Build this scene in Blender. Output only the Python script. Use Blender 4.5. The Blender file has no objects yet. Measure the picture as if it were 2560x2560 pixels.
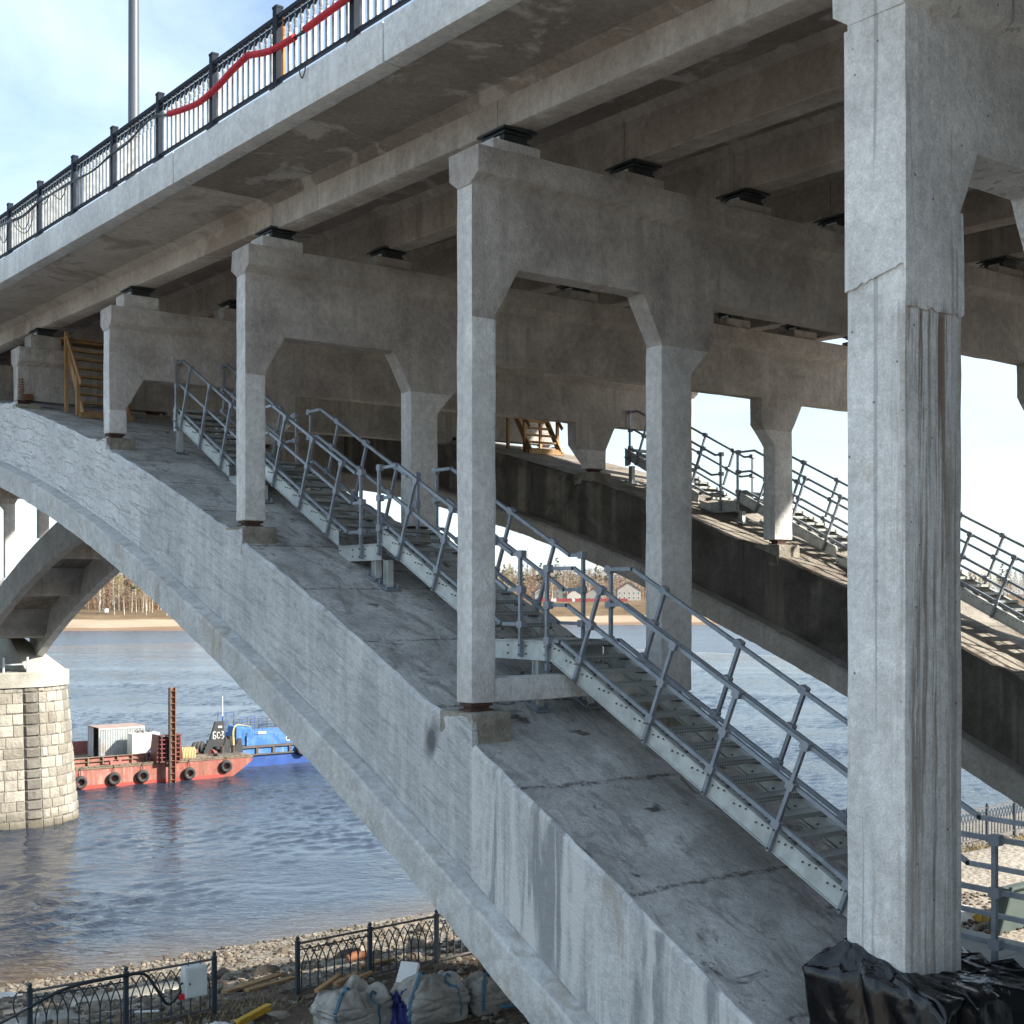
import bpy, bmesh, math, random
import numpy as np
from mathutils import Vector, Matrix, noise

SC = bpy.context.scene
COL = SC.collection
rnd = random.Random(7)

# ------------------------------------------------------------------ camera, sky, sun, exposure
YAW = math.atan(2430 / 3296.0)
cam_d = bpy.data.cameras.new('camera')
cam_d.sensor_width = 36.0
cam_d.lens = 3296.0 / 2560.0 * 36.0
cam_d.shift_y = (1487 - 1280) / 2560.0
cam_d.clip_start = 0.1
cam_d.clip_end = 6000.0
cam = bpy.data.objects.new('camera', cam_d)
COL.objects.link(cam)
cam.location = (0, 0, 0)
cam.rotation_euler = (math.pi / 2, 0, -YAW)
SC.camera = cam

SUN = Vector((0.62, -0.78, 0.62)).normalized()
SUN_EL = math.asin(SUN.z)
SUN_AZ = math.atan2(SUN.x, SUN.y)
sl = bpy.data.lights.new('sun', 'SUN')
sl.energy = 4.3
sl.angle = math.radians(2.0)
sl.color = (1.0, 0.93, 0.82)
so = bpy.data.objects.new('sun', sl)
COL.objects.link(so)
so.rotation_euler = (-SUN).to_track_quat('-Z', 'Y').to_euler()

W = bpy.data.worlds.new('World')
SC.world = W
W.use_nodes = True
wn = W.node_tree
for n in list(wn.nodes):
    wn.nodes.remove(n)


def wnode(t, **k):
    n = wn.nodes.new(t)
    for a, b in k.items():
        setattr(n, a, b)
    return n


wo = wnode('ShaderNodeOutputWorld')
bg = wnode('ShaderNodeBackground')
bg.inputs['Strength'].default_value = 0.10
sky = wnode('ShaderNodeTexSky', sky_type='NISHITA', sun_disc=False)
sky.sun_elevation = SUN_EL
sky.sun_rotation = SUN_AZ
sky.air_density = 1.0
sky.dust_density = 0.7
sky.ozone_density = 1.2
tc = wnode('ShaderNodeTexCoord')
sep = wnode('ShaderNodeSeparateXYZ')
wn.links.new(tc.outputs['Generated'], sep.inputs[0])
mx = wnode('ShaderNodeMath', operation='MAXIMUM')
wn.links.new(sep.outputs['Z'], mx.inputs[0])
mx.inputs[1].default_value = 0.0
ad = wnode('ShaderNodeMath', operation='ADD')
wn.links.new(mx.outputs[0], ad.inputs[0])
ad.inputs[1].default_value = 0.16
dv = wnode('ShaderNodeVectorMath', operation='DIVIDE')
cb = wnode('ShaderNodeCombineXYZ')
for i in range(3):
    wn.links.new(ad.outputs[0], cb.inputs[i])
wn.links.new(tc.outputs['Generated'], dv.inputs[0])
wn.links.new(cb.outputs[0], dv.inputs[1])
cn = wnode('ShaderNodeTexNoise')
cn.inputs['Scale'].default_value = 1.5
cn.inputs['Detail'].default_value = 9
cn.inputs['Roughness'].default_value = 0.56
cn.inputs['Distortion'].default_value = 0.5
wn.links.new(dv.outputs[0], cn.inputs['Vector'])
cr = wnode('ShaderNodeValToRGB')
cr.color_ramp.elements[0].position = 0.36
cr.color_ramp.elements[0].color = (0.18, 0.18, 0.18, 1)
cr.color_ramp.elements[1].position = 0.60
cr.color_ramp.elements[1].color = (0.85, 0.85, 0.85, 1)
wn.links.new(cn.outputs['Fac'], cr.inputs[0])
cm = wnode('ShaderNodeMix', data_type='RGBA')
wn.links.new(cr.outputs[0], cm.inputs[0])
wn.links.new(sky.outputs[0], cm.inputs[6])
cm.inputs[7].default_value = (3.85, 4.75, 5.5, 1)
wn.links.new(cm.outputs[2], bg.inputs['Color'])
wn.links.new(bg.outputs[0], wo.inputs['Surface'])

SC.view_settings.view_transform = 'Standard'
SC.view_settings.look = 'None'
SC.view_settings.gamma = 1.0
SC.view_settings.use_curve_mapping = False
SC.view_settings.exposure = 1.40
SC.render.engine = 'CYCLES'
SC.cycles.use_denoising = True
SC.cycles.use_adaptive_sampling = True
SC.cycles.adaptive_threshold = 0.025
SC.cycles.max_bounces = 6
SC.cycles.diffuse_bounces = 4
SC.cycles.glossy_bounces = 4
SC.cycles.caustics_reflective = False
SC.cycles.caustics_refractive = False

# ------------------------------------------------------------------ materials
MATS = {}


class NT:
    def __init__(s, name):
        s.m = bpy.data.materials.new(name)
        s.m.use_nodes = True
        s.t = s.m.node_tree
        s.b = s.t.nodes['Principled BSDF']
        MATS[name] = s.m

    def n(s, t, **k):
        x = s.t.nodes.new(t)
        for a, b in k.items():
            setattr(x, a, b)
        return x

    def l(s, a, b):
        s.t.links.new(a, b)

    def pos(s, scale=(1, 1, 1), uv=False):
        if scale == (1, 1, 1) and not uv:
            return s.n('ShaderNodeNewGeometry').outputs['Position']
        if uv:
            g = s.n('ShaderNodeUVMap').outputs['UV']
        else:
            g = s.n('ShaderNodeNewGeometry').outputs['Position']
        m = s.n('ShaderNodeMapping')
        m.inputs['Scale'].default_value = scale
        s.l(g, m.inputs['Vector'])
        return m.outputs[0]

    def rotpos(s, ang, scale):
        g = s.n('ShaderNodeNewGeometry').outputs['Position']
        r = s.n('ShaderNodeVectorRotate', rotation_type='Z_AXIS')
        r.inputs['Angle'].default_value = -ang
        s.l(g, r.inputs['Vector'])
        m = s.n('ShaderNodeMapping')
        m.inputs['Scale'].default_value = scale
        s.l(r.outputs[0], m.inputs['Vector'])
        return m.outputs[0]

    def noise(s, scale, detail=5, rough=0.55, vec=None, dist=0.0):
        x = s.n('ShaderNodeTexNoise')
        x.inputs['Scale'].default_value = scale
        x.inputs['Detail'].default_value = detail
        x.inputs['Roughness'].default_value = rough
        x.inputs['Distortion'].default_value = dist
        s.l(vec if vec is not None else s.pos(), x.inputs['Vector'])
        return x.outputs['Fac']

    def ramp(s, fac, p0, p1, c0=(0, 0, 0), c1=(1, 1, 1)):
        r = s.n('ShaderNodeValToRGB')
        r.color_ramp.elements[0].position = p0
        r.color_ramp.elements[1].position = p1
        r.color_ramp.elements[0].color = (*c0, 1)
        r.color_ramp.elements[1].color = (*c1, 1)
        s.l(fac, r.inputs[0])
        return r.outputs[0]

    def mix(s, fac, a, b, mode='MIX'):
        x = s.n('ShaderNodeMix', data_type='RGBA', blend_type=mode)
        for v, i in ((fac, 0), (a, 6), (b, 7)):
            if isinstance(v, (int, float)):
                x.inputs[i].default_value = v
            elif isinstance(v, tuple):
                x.inputs[i].default_value = (*v, 1)
            else:
                s.l(v, x.inputs[i])
        return x.outputs[2]

    def math(s, op, a, b):
        x = s.n('ShaderNodeMath', operation=op)
        for v, i in ((a, 0), (b, 1)):
            if isinstance(v, (int, float)):
                x.inputs[i].default_value = v
            else:
                s.l(v, x.inputs[i])
        return x.outputs[0]

    def bump(s, h, strength, dist=0.02, prev=None):
        x = s.n('ShaderNodeBump')
        x.inputs['Strength'].default_value = strength
        x.inputs['Distance'].default_value = dist
        s.l(h, x.inputs['Height'])
        if prev is not None:
            s.l(prev, x.inputs['Normal'])
        return x.outputs[0]

    def done(s, col=None, rough=0.8, metal=0.0, spec=None, normal=None):
        if col is not None:
            if isinstance(col, tuple):
                s.b.inputs['Base Color'].default_value = (*col, 1)
            else:
                s.l(col, s.b.inputs['Base Color'])
        if isinstance(rough, (int, float)):
            s.b.inputs['Roughness'].default_value = rough
        else:
            s.l(rough, s.b.inputs['Roughness'])
        s.b.inputs['Metallic'].default_value = metal
        if spec is not None:
            s.b.inputs['Specular IOR Level'].default_value = spec
        if normal is not None:
            s.l(normal, s.b.inputs['Normal'])
        return s.m


def concrete(name, a, b, streak=None, white=None, patch=0.8, bump=0.35, pits=0.25, stain=None, pt=0.54, smear=None):
    """a,b: patch colours; streak/white: (colour, amount, horizontal scale) of vertical run marks."""
    m = NT(name)
    P = m.pos()
    big = m.noise(patch, 4, 0.62, P, 0.3)
    fine = m.noise(9, 4, 0.7, P)
    c = m.ramp(big, 0.36, 0.64, a, b)
    c = m.mix(0.40, c, m.ramp(fine, 0.28, 0.72, (0.5, 0.5, 0.5), (1.45, 1.45, 1.45)), 'MULTIPLY')
    c = m.mix(0.22, c, m.ramp(m.noise(48, 2, 0.6, P), 0.30, 0.70, (0.5, 0.5, 0.5), (1.5, 1.5, 1.5)), 'MULTIPLY')
    for s, lo in ((streak, 0.44), (white, 0.40)):
        if s:
            v = m.noise(s[2], 3, 0.65, m.pos((1, 1, 0.07)), 0.5)
            f = m.math('MULTIPLY', m.ramp(v, 0.50, 0.68), m.ramp(big, lo, lo + 0.16))
            c = m.mix(m.math('MULTIPLY', f, s[1]), c, s[0])
    if smear:
        v = m.noise(smear[2], 4, 0.7, m.pos(smear[3]), 1.0)
        c = m.mix(m.math('MULTIPLY', m.ramp(v, 0.50, 0.64), smear[1]), c, smear[0])
    if name in ('slab', 'far_top'):
        sp3 = m.n('ShaderNodeSeparateXYZ')
        m.l(P, sp3.inputs[0])
        yy = m.math('ADD', sp3.outputs['Y'], m.math('MULTIPLY', m.noise(1.7, 4, 0.7, P), 0.28))
        pp = m.math('PINGPONG', m.math('ADD', yy, 0.55), 1.02)
        ln = m.ramp(pp, 0.012, 0.05, (1, 1, 1), (0, 0, 0))
        c = m.mix(m.math('MULTIPLY', m.math('MULTIPLY', ln, m.ramp(fine, 0.42, 0.55)), 0.85), c, (0.06, 0.05, 0.042))
    if stain:
        f = m.math('MULTIPLY', m.ramp(m.noise(stain[2], 5, 0.65, P, 0.8), pt, pt + 0.08), stain[1])
        c = m.mix(f, c, stain[0])
    if pits:
        vo = m.n('ShaderNodeTexVoronoi')
        vo.inputs['Scale'].default_value = 7
        m.l(P, vo.inputs['Vector'])
        p = m.ramp(vo.outputs['Distance'], 0.05, 0.10, (1, 1, 1), (0, 0, 0))
        p = m.math('MULTIPLY', p, m.ramp(big, 0.5, 0.56))
        c = m.mix(m.math('MULTIPLY', p, pits * 2.2), c, (0.08, 0.075, 0.07))
    nrm = m.bump(m.noise(13, 4, 0.76, m.pos((1, 1, 0.7))), min(1.0, bump * 1.5), 0.04)
    return m.done(c, 0.86, 0, 0.3, nrm)


concrete('plaster', (0.52, 0.515, 0.505), (0.68, 0.675, 0.66), ((0.30, 0.295, 0.29), 0.45, 3.0), None, 1.1, 0.55)
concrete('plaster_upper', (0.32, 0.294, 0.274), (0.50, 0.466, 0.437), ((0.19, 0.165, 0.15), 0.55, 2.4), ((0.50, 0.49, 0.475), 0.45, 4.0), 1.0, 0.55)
concrete('plaster_old', (0.27, 0.255, 0.235), (0.43, 0.41, 0.38), ((0.15, 0.125, 0.105), 0.75, 2.6), ((0.58, 0.55, 0.49), 0.5, 3.5), 1.1, 0.6)
concrete('fascia', (0.54, 0.545, 0.545), (0.65, 0.655, 0.65), ((0.42, 0.42, 0.415), 0.55, 1.6), ((0.76, 0.765, 0.76), 0.5, 2.6), 0.7, 0.3)
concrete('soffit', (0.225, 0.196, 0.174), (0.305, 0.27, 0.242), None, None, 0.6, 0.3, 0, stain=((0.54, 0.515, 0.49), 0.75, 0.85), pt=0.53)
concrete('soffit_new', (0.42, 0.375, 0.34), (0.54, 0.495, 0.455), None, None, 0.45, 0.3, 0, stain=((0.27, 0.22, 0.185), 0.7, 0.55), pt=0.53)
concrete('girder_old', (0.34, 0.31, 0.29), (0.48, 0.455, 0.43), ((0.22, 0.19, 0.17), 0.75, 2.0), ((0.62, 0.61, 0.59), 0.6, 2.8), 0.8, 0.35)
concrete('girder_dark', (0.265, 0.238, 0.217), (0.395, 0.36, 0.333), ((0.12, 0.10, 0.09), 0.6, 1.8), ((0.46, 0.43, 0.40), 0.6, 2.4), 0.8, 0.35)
concrete('slab', (0.33, 0.322, 0.305), (0.56, 0.55, 0.53), None, None, 0.8, 0.7, 0.5, stain=((0.06, 0.052, 0.044), 0.9, 1.5), pt=0.605, smear=((0.22, 0.21, 0.195), 0.75, 1.5, (1.6, 0.75, 0.75)))
concrete('flange', (0.45, 0.452, 0.445), (0.62, 0.62, 0.60), ((0.29, 0.25, 0.20), 0.7, 2.0), ((0.66, 0.665, 0.66), 0.5, 2.6), 1.0, 0.8, stain=((0.36, 0.30, 0.23), 0.45, 1.9), pt=0.56)
concrete('pad', (0.19, 0.172, 0.138), (0.33, 0.305, 0.255), None, None, 3.0, 0.9, 0.3)
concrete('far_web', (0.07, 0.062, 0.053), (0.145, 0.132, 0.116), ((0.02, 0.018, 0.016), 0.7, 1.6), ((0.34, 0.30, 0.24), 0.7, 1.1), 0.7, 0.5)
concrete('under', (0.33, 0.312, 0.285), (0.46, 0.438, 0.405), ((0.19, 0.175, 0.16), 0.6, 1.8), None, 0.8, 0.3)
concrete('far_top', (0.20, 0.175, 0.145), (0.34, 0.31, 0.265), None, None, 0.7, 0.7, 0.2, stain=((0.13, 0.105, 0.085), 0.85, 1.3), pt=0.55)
concrete('pier_cap', (0.30, 0.285, 0.245), (0.43, 0.412, 0.37), ((0.34, 0.31, 0.20), 0.8, 0.7), None, 0.5, 0.3)
concrete('mortar', (0.40, 0.38, 0.33), (0.52, 0.50, 0.45), None, None, 0.6, 0.3, 0)


def p1_material():
    m = NT('column_streaked')
    P = m.pos()
    big = m.noise(1.2, 4, 0.6, P, 0.4)
    c = m.ramp(big, 0.36, 0.64, (0.56, 0.552, 0.538), (0.73, 0.722, 0.705))
    c = m.mix(0.36, c, m.ramp(m.noise(9, 4, 0.7, P), 0.28, 0.72, (0.5, 0.5, 0.5), (1.45, 1.45, 1.45)), 'MULTIPLY')
    c = m.mix(0.35, c, m.ramp(m.noise(45, 2, 0.6, P), 0.30, 0.70, (0.6, 0.6, 0.6), (1.4, 1.4, 1.4)), 'MULTIPLY')
    sep = m.n('ShaderNodeSeparateXYZ')
    m.l(P, sep.inputs[0])
    def rng(sock, a, b, lo=0.0, hi=1.0):
        r = m.n('ShaderNodeMapRange')
        m.l(sock, r.inputs['Value'])
        r.inputs['From Min'].default_value = a
        r.inputs['From Max'].default_value = b
        r.inputs['To Min'].default_value = lo
        r.inputs['To Max'].default_value = hi
        return r.outputs[0]
    # rain runs down the approach face from the edge of the repair coat
    face = rng(sep.outputs['Y'], 8.05, 7.76, 0.05, 1.0)
    mid = m.math('MULTIPLY', rng(sep.outputs['X'], 10.22, 10.36), rng(sep.outputs['X'], 11.05, 10.80))
    fall = rng(sep.outputs['Z'], -4.2, 2.9, 0.40, 1.0)
    low = rng(sep.outputs['Z'], 2.80, 2.64, 0.10, 1.0)
    where = m.math('MULTIPLY', m.math('MULTIPLY', face, low), m.math('ADD', m.math('MULTIPLY', mid, 0.8), 0.2))
    v1 = m.noise(8.0, 4, 0.72, m.pos((1, 1, 0.03)), 0.3)
    v2 = m.noise(11.0, 3, 0.6, m.pos((1, 1, 0.06)), 0.4)
    v3 = m.noise(19.0, 3, 0.6, m.pos((1, 1, 0.025)), 0.2)
    k = m.math('MULTIPLY', m.math('MULTIPLY', m.ramp(v1, 0.47, 0.56), where), fall)
    c = m.mix(m.math('MULTIPLY', k, 0.92), c, (0.15, 0.092, 0.045))
    k = m.math('MULTIPLY', m.ramp(v3, 0.53, 0.62), where)
    c = m.mix(m.math('MULTIPLY', k, 0.6), c, (0.24, 0.215, 0.19))
    c = m.mix(m.math('MULTIPLY', m.ramp(v2, 0.57, 0.66), 0.6), c, (0.70, 0.71, 0.715))
    crack = m.math('MULTIPLY', m.ramp(m.noise(8.0, 2, 0.4, m.pos((1, 1, 0.006))), 0.635, 0.655), 0.5)
    c = m.mix(crack, c, (0.22, 0.22, 0.23))
    rust = m.math('MULTIPLY', m.ramp(m.noise(2.6, 5, 0.65, m.pos((1, 1, 0.45))), 0.64, 0.74), 0.6)
    c = m.mix(rust, c, (0.42, 0.29, 0.16))
    vo = m.n('ShaderNodeTexVoronoi')
    vo.inputs['Scale'].default_value = 4
    m.l(P, vo.inputs['Vector'])
    p = m.ramp(vo.outputs['Distance'], 0.04, 0.07, (1, 1, 1), (0, 0, 0))
    c = m.mix(m.math('MULTIPLY', p, 0.8), c, (0.09, 0.07, 0.06))
    return m.done(c, 0.85, 0, 0.3, m.bump(m.noise(13, 4, 0.7, P), 0.6, 0.03))


p1_material()


def web_material(name, a, b, line, courses, drip):
    """arch side wall in (along, depth) coordinates: form-board courses, trowel smears, drips"""
    m = NT(name)
    U = m.pos((1, 1, 1), True)
    big = m.noise(0.8, 4, 0.6, U, 0.3)
    c = m.ramp(big, 0.36, 0.64, a, b)
    fine = m.noise(9, 4, 0.7)
    c = m.mix(0.36, c, m.ramp(fine, 0.28, 0.72, (0.5, 0.5, 0.5), (1.45, 1.45, 1.45)), 'MULTIPLY')
    c = m.mix(0.35, c, m.ramp(m.noise(45, 2, 0.6), 0.30, 0.70, (0.6, 0.6, 0.6), (1.4, 1.4, 1.4)), 'MULTIPLY')
    nrm = None
    if courses:
        sm = m.noise(1.7, 4, 0.75, m.pos((0.6, 5.0, 1), True), 1.4)
        c = m.mix(m.math('MULTIPLY', m.ramp(sm, 0.52, 0.62), 0.65), c, (0.28, 0.29, 0.30))
        c = m.mix(m.math('MULTIPLY', m.ramp(sm, 0.36, 0.46, (1, 1, 1), (0, 0, 0)), 0.5), c, (0.62, 0.63, 0.62))
        br = m.n('ShaderNodeTexBrick')
        br.inputs['Scale'].default_value = 1.0
        br.inputs['Brick Width'].default_value = 1.7
        br.inputs['Row Height'].default_value = 0.34
        br.inputs['Mortar Size'].default_value = 0.014
        br.inputs['Mortar Smooth'].default_value = 0.5
        br.offset = 0.37
        dis = m.n('ShaderNodeVectorMath', operation='ADD')
        m.l(U, dis.inputs[0])
        wob = m.n('ShaderNodeTexNoise')
        wob.inputs['Scale'].default_value = 0.9
        m.l(U, wob.inputs['Vector'])
        sc = m.n('ShaderNodeVectorMath', operation='SCALE')
        m.l(wob.outputs['Color'], sc.inputs[0])
        sc.inputs['Scale'].default_value = 0.30
        m.l(sc.outputs[0], dis.inputs[1])
        m.l(dis.outputs[0], br.inputs['Vector'])
        f = m.math('MULTIPLY', m.math('MULTIPLY', br.outputs['Fac'], m.ramp(big, 0.47, 0.56)), line)
        c = m.mix(f, c, (0.20, 0.19, 0.185))
        nrm = m.bump(m.math('SUBTRACT', 1.0, f), 0.7, 0.02)
    if drip:
        W1 = m.noise(1.5, 4, 0.6, m.pos((1.0, 1.0, 0.10)), 0.9)
        W2 = m.noise(2.7, 4, 0.65, m.pos((1.0, 1.0, 0.09)), 1.1)
        c = m.mix(m.math('MULTIPLY', m.ramp(W1, 0.49, 0.58), drip * 0.9), c, (0.24, 0.25, 0.262))
        c = m.mix(m.math('MULTIPLY', m.ramp(W2, 0.51, 0.59), drip), c, (0.68, 0.675, 0.65))
        c = m.mix(m.math('MULTIPLY', m.ramp(W2, 0.34, 0.39, (1, 1, 1), (0, 0, 0)), drip * 0.6), c, (0.36, 0.31, 0.25))
        sp = m.noise(0.8, 3, 0.5, m.pos((1.0, 1.0, 0.45)), 0.3)
        c = m.mix(m.math('MULTIPLY', m.ramp(sp, 0.655, 0.72), 0.85), c, (0.07, 0.07, 0.08))
    return m.done(c, 0.86, 0, 0.3, m.bump(m.noise(12, 4, 0.76, m.pos((0.7, 2.0, 1), True)), 0.9, 0.04, nrm))


web_material('web_white', (0.57, 0.58, 0.585), (0.71, 0.715, 0.715), 0.75, True, 0.0)
web_material('web_mid', (0.45, 0.46, 0.465), (0.60, 0.605, 0.60), 0.12, True, 0.25)
web_material('web_near', (0.48, 0.485, 0.485), (0.61, 0.61, 0.60), 0.0, False, 0.85)


def simple(name, col, rough=0.6, metal=0.0, var=0.15, scale=6, bump=0.0, spec=None, rust=None):
    m = NT(name)
    n = m.noise(scale, 5, 0.6)
    c = m.mix(1.0, col, m.ramp(n, 0.3, 0.7, (1 - var,) * 3, (1 + var,) * 3), 'MULTIPLY')
    if rust:
        c = m.mix(m.math('MULTIPLY', m.ramp(m.noise(rust[2], 6, 0.65), 0.52, 0.64), rust[1]), c, rust[0])
    nr = m.bump(m.noise(scale * 4, 4), bump, 0.01) if bump else None
    return m.done(c, rough, metal, spec, nr)


simple('galv_dark', (0.23, 0.26, 0.30), 0.45, 0.3, 0.22, 7, 0, None, ((0.31, 0.335, 0.365), 0.5, 9))
simple('galv_clamp', (0.27, 0.29, 0.33), 0.5, 0.3, 0.05, 4)
simple('galv_light', (0.48, 0.51, 0.50), 0.48, 0.25, 0.18, 4, 0, None, ((0.36, 0.37, 0.35), 0.5, 5))
simple('bolt_steel', (0.16, 0.165, 0.17), 0.4, 0.8, 0.1)
simple('black_paint', (0.022, 0.028, 0.040), 0.7, 0.0, 0.2, 5, 0, 0.08)
simple('baluster', (0.20, 0.215, 0.225), 0.45, 0.0, 0.35, 7, 0.1, None, ((0.40, 0.40, 0.37), 0.6, 5))
simple('baluster_rust', (0.40, 0.17, 0.05), 0.7, 0.0, 0.35, 7, 0.1)
simple('bearing', (0.035, 0.043, 0.046), 0.45, 0.2, 0.2)
simple('bearing_white', (0.65, 0.67, 0.69), 0.5, 0.0, 0.05)
simple('rust', (0.13, 0.055, 0.03), 0.85, 0.1, 0.3, 9, 0.2)
simple('rust_dark', (0.075, 0.04, 0.03), 0.85, 0.1, 0.3, 9, 0.2)
simple('lamp_paint', (0.075, 0.088, 0.105), 0.5, 0.1, 0.05)
simple('red_foam', (0.42, 0.014, 0.028), 0.8, 0, 0.3, 9, 0.4)
simple('cable', (0.012, 0.02, 0.024), 0.45)
simple('fence_paint', (0.045, 0.06, 0.075), 0.5, 0.1, 0.2, 5, 0, 0.3)
simple('fence_rail', (0.11, 0.10, 0.10), 0.7, 0.1, 0.4, 4)
simple('box_white', (0.62, 0.65, 0.62), 0.4, 0, 0.04)
simple('blue_strap', (0.05, 0.15, 0.22), 0.7, 0, 0.3, 6)
simple('mesh_blue', (0.02, 0.03, 0.16), 0.7, 0, 0.4, 30, 0.3)
simple('yellow_paint', (0.55, 0.33, 0.025), 0.55, 0, 0.25, 6)
simple('stone_pale', (0.42, 0.39, 0.33), 0.85, 0, 0.3, 3, 0.4)
concrete('hull_red', (0.27, 0.085, 0.065), (0.35, 0.15, 0.12), ((0.17, 0.075, 0.04), 0.85, 1.1), ((0.52, 0.34, 0.28), 0.6, 1.5), 0.9, 0.15, 0)
simple('hull_wet', (0.36, 0.06, 0.045), 0.5, 0, 0.2, 0.9)
simple('hull_pink', (0.36, 0.13, 0.11), 0.7, 0, 0.2, 1.2, 0.1, None, ((0.17, 0.09, 0.05), 0.6, 1.0))
simple('deck_rust', (0.20, 0.155, 0.11), 0.85, 0, 0.3, 1.2, 0.2, None, ((0.11, 0.08, 0.055), 0.6, 0.8))
simple('maroon', (0.15, 0.04, 0.035), 0.6, 0, 0.2, 2, 0.1)
simple('spud_rust', (0.24, 0.10, 0.05), 0.8, 0, 0.3, 2, 0.2)
simple('spud_dark', (0.075, 0.055, 0.05), 0.8, 0, 0.3, 2, 0.2)
simple('rubber', (0.035, 0.036, 0.036), 0.75, 0, 0.3, 6, 0.2)
concrete('container_blue', (0.38, 0.42, 0.43), (0.50, 0.53, 0.53), ((0.26, 0.15, 0.09), 0.9, 1.3), None, 0.9, 0.1, 0)
simple('container_roof', (0.33, 0.24, 0.20), 0.8, 0, 0.2, 1.5)
simple('interior_shade', (0.035, 0.04, 0.045), 0.8)
simple('gen_white', (0.66, 0.66, 0.62), 0.5, 0, 0.06, 1.5)
concrete('tug_blue', (0.05, 0.15, 0.38), (0.09, 0.22, 0.46), ((0.16, 0.11, 0.08), 0.6, 1.2), ((0.26, 0.38, 0.52), 0.5, 1.6), 0.9, 0.2, 0)
simple('tug_deep', (0.02, 0.07, 0.27), 0.5, 0, 0.2, 1.0, 0, None, ((0.05, 0.10, 0.26), 0.6, 0.8))
simple('tug_black', (0.03, 0.032, 0.034), 0.6, 0, 0.2, 2)
simple('tug_trim', (0.09, 0.08, 0.07), 0.7, 0, 0.3, 2)
simple('white_paint', (0.75, 0.75, 0.73), 0.5, 0, 0.05)
simple('rope', (0.52, 0.44, 0.22), 0.9, 0, 0.2, 8, 0.3)
simple('red_plastic', (0.55, 0.02, 0.03), 0.5)
simple('house_wall', (0.34, 0.325, 0.29), 0.8, 0, 0.1, 0.5)
simple('house_roof', (0.20, 0.10, 0.08), 0.8, 0, 0.2, 0.5)
simple('house_glass', (0.06, 0.08, 0.10), 0.2)
simple('red_fence', (0.34, 0.055, 0.06), 0.7, 0, 0.1, 0.5)
simple('birch', (0.50, 0.485, 0.42), 0.8, 0, 0.35, 0.6, 0, None, ((0.26, 0.21, 0.12), 0.8, 0.35))
simple('bark', (0.19, 0.135, 0.085), 0.9, 0, 0.3, 0.6)
simple('twig', (0.25, 0.17, 0.115), 0.9, 0, 0.3, 0.3)
simple('twig_green', (0.27, 0.24, 0.09), 0.9, 0, 0.35, 0.3)
simple('pine_green', (0.05, 0.075, 0.04), 0.9, 0, 0.4, 0.3)
simple('green_sheet', (0.06, 0.082, 0.075), 0.8, 0, 0.2, 1.5)
simple('sack_white', (0.70, 0.69, 0.66), 0.7, 0, 0.08, 4, 0.3)
simple('dry_grass', (0.26, 0.20, 0.10), 0.9, 0, 0.3, 3)
simple('mesh_panel', (0.20, 0.215, 0.22), 0.5, 0.3, 0.1, 3)


def wood_mat():
    m = NT('wood')
    c = m.ramp(m.noise(3, 6, 0.6, m.pos((1, 1, 0.35))), 0.35, 0.65, (0.24, 0.135, 0.06), (0.40, 0.255, 0.13))
    return m.done(c, 0.75, 0, 0.3, m.bump(m.noise(30, 3), 0.2, 0.01))


wood_mat()


def grating_mat():
    m = NT('grating')
    w = m.n('ShaderNodeTexVoronoi', distance='CHEBYCHEV')
    w.inputs['Scale'].default_value = 22
    w.inputs['Randomness'].default_value = 0.0
    m.l(m.pos((1, 1.6, 1)), w.inputs['Vector'])
    f = m.ramp(w.outputs['Distance'], 0.24, 0.30, (0, 0, 0), (1, 1, 1))
    c = m.mix(f, (0.10, 0.105, 0.10), (0.33, 0.345, 0.33))
    return m.done(c, 0.5, 0.3, None, m.bump(f, 0.6, 0.01))


grating_mat()


def bag_mat():
    m = NT('bag_cloth')
    c = m.ramp(m.noise(2.2, 6, 0.65), 0.3, 0.7, (0.20, 0.182, 0.155), (0.46, 0.445, 0.41))
    c = m.mix(m.math('MULTIPLY', m.ramp(m.noise(14, 4, 0.6), 0.66, 0.74), 0.7), c, (0.10, 0.085, 0.07))
    h = m.noise(5, 6, 0.6, m.pos((1, 1, 0.5)), 1.5)
    return m.done(c, 0.75, 0, 0.3, m.bump(h, 0.7, 0.03))


bag_mat()


def plastic_mat():
    m = NT('black_plastic')
    n = m.noise(3.4, 2, 0.5, m.pos((1, 1, 0.5)), 1.2)
    nb = m.bump(n, 0.35, 0.07)
    return m.done((0.004, 0.0045, 0.006), 0.17, 0, 0.5, nb)


plastic_mat()


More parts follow.
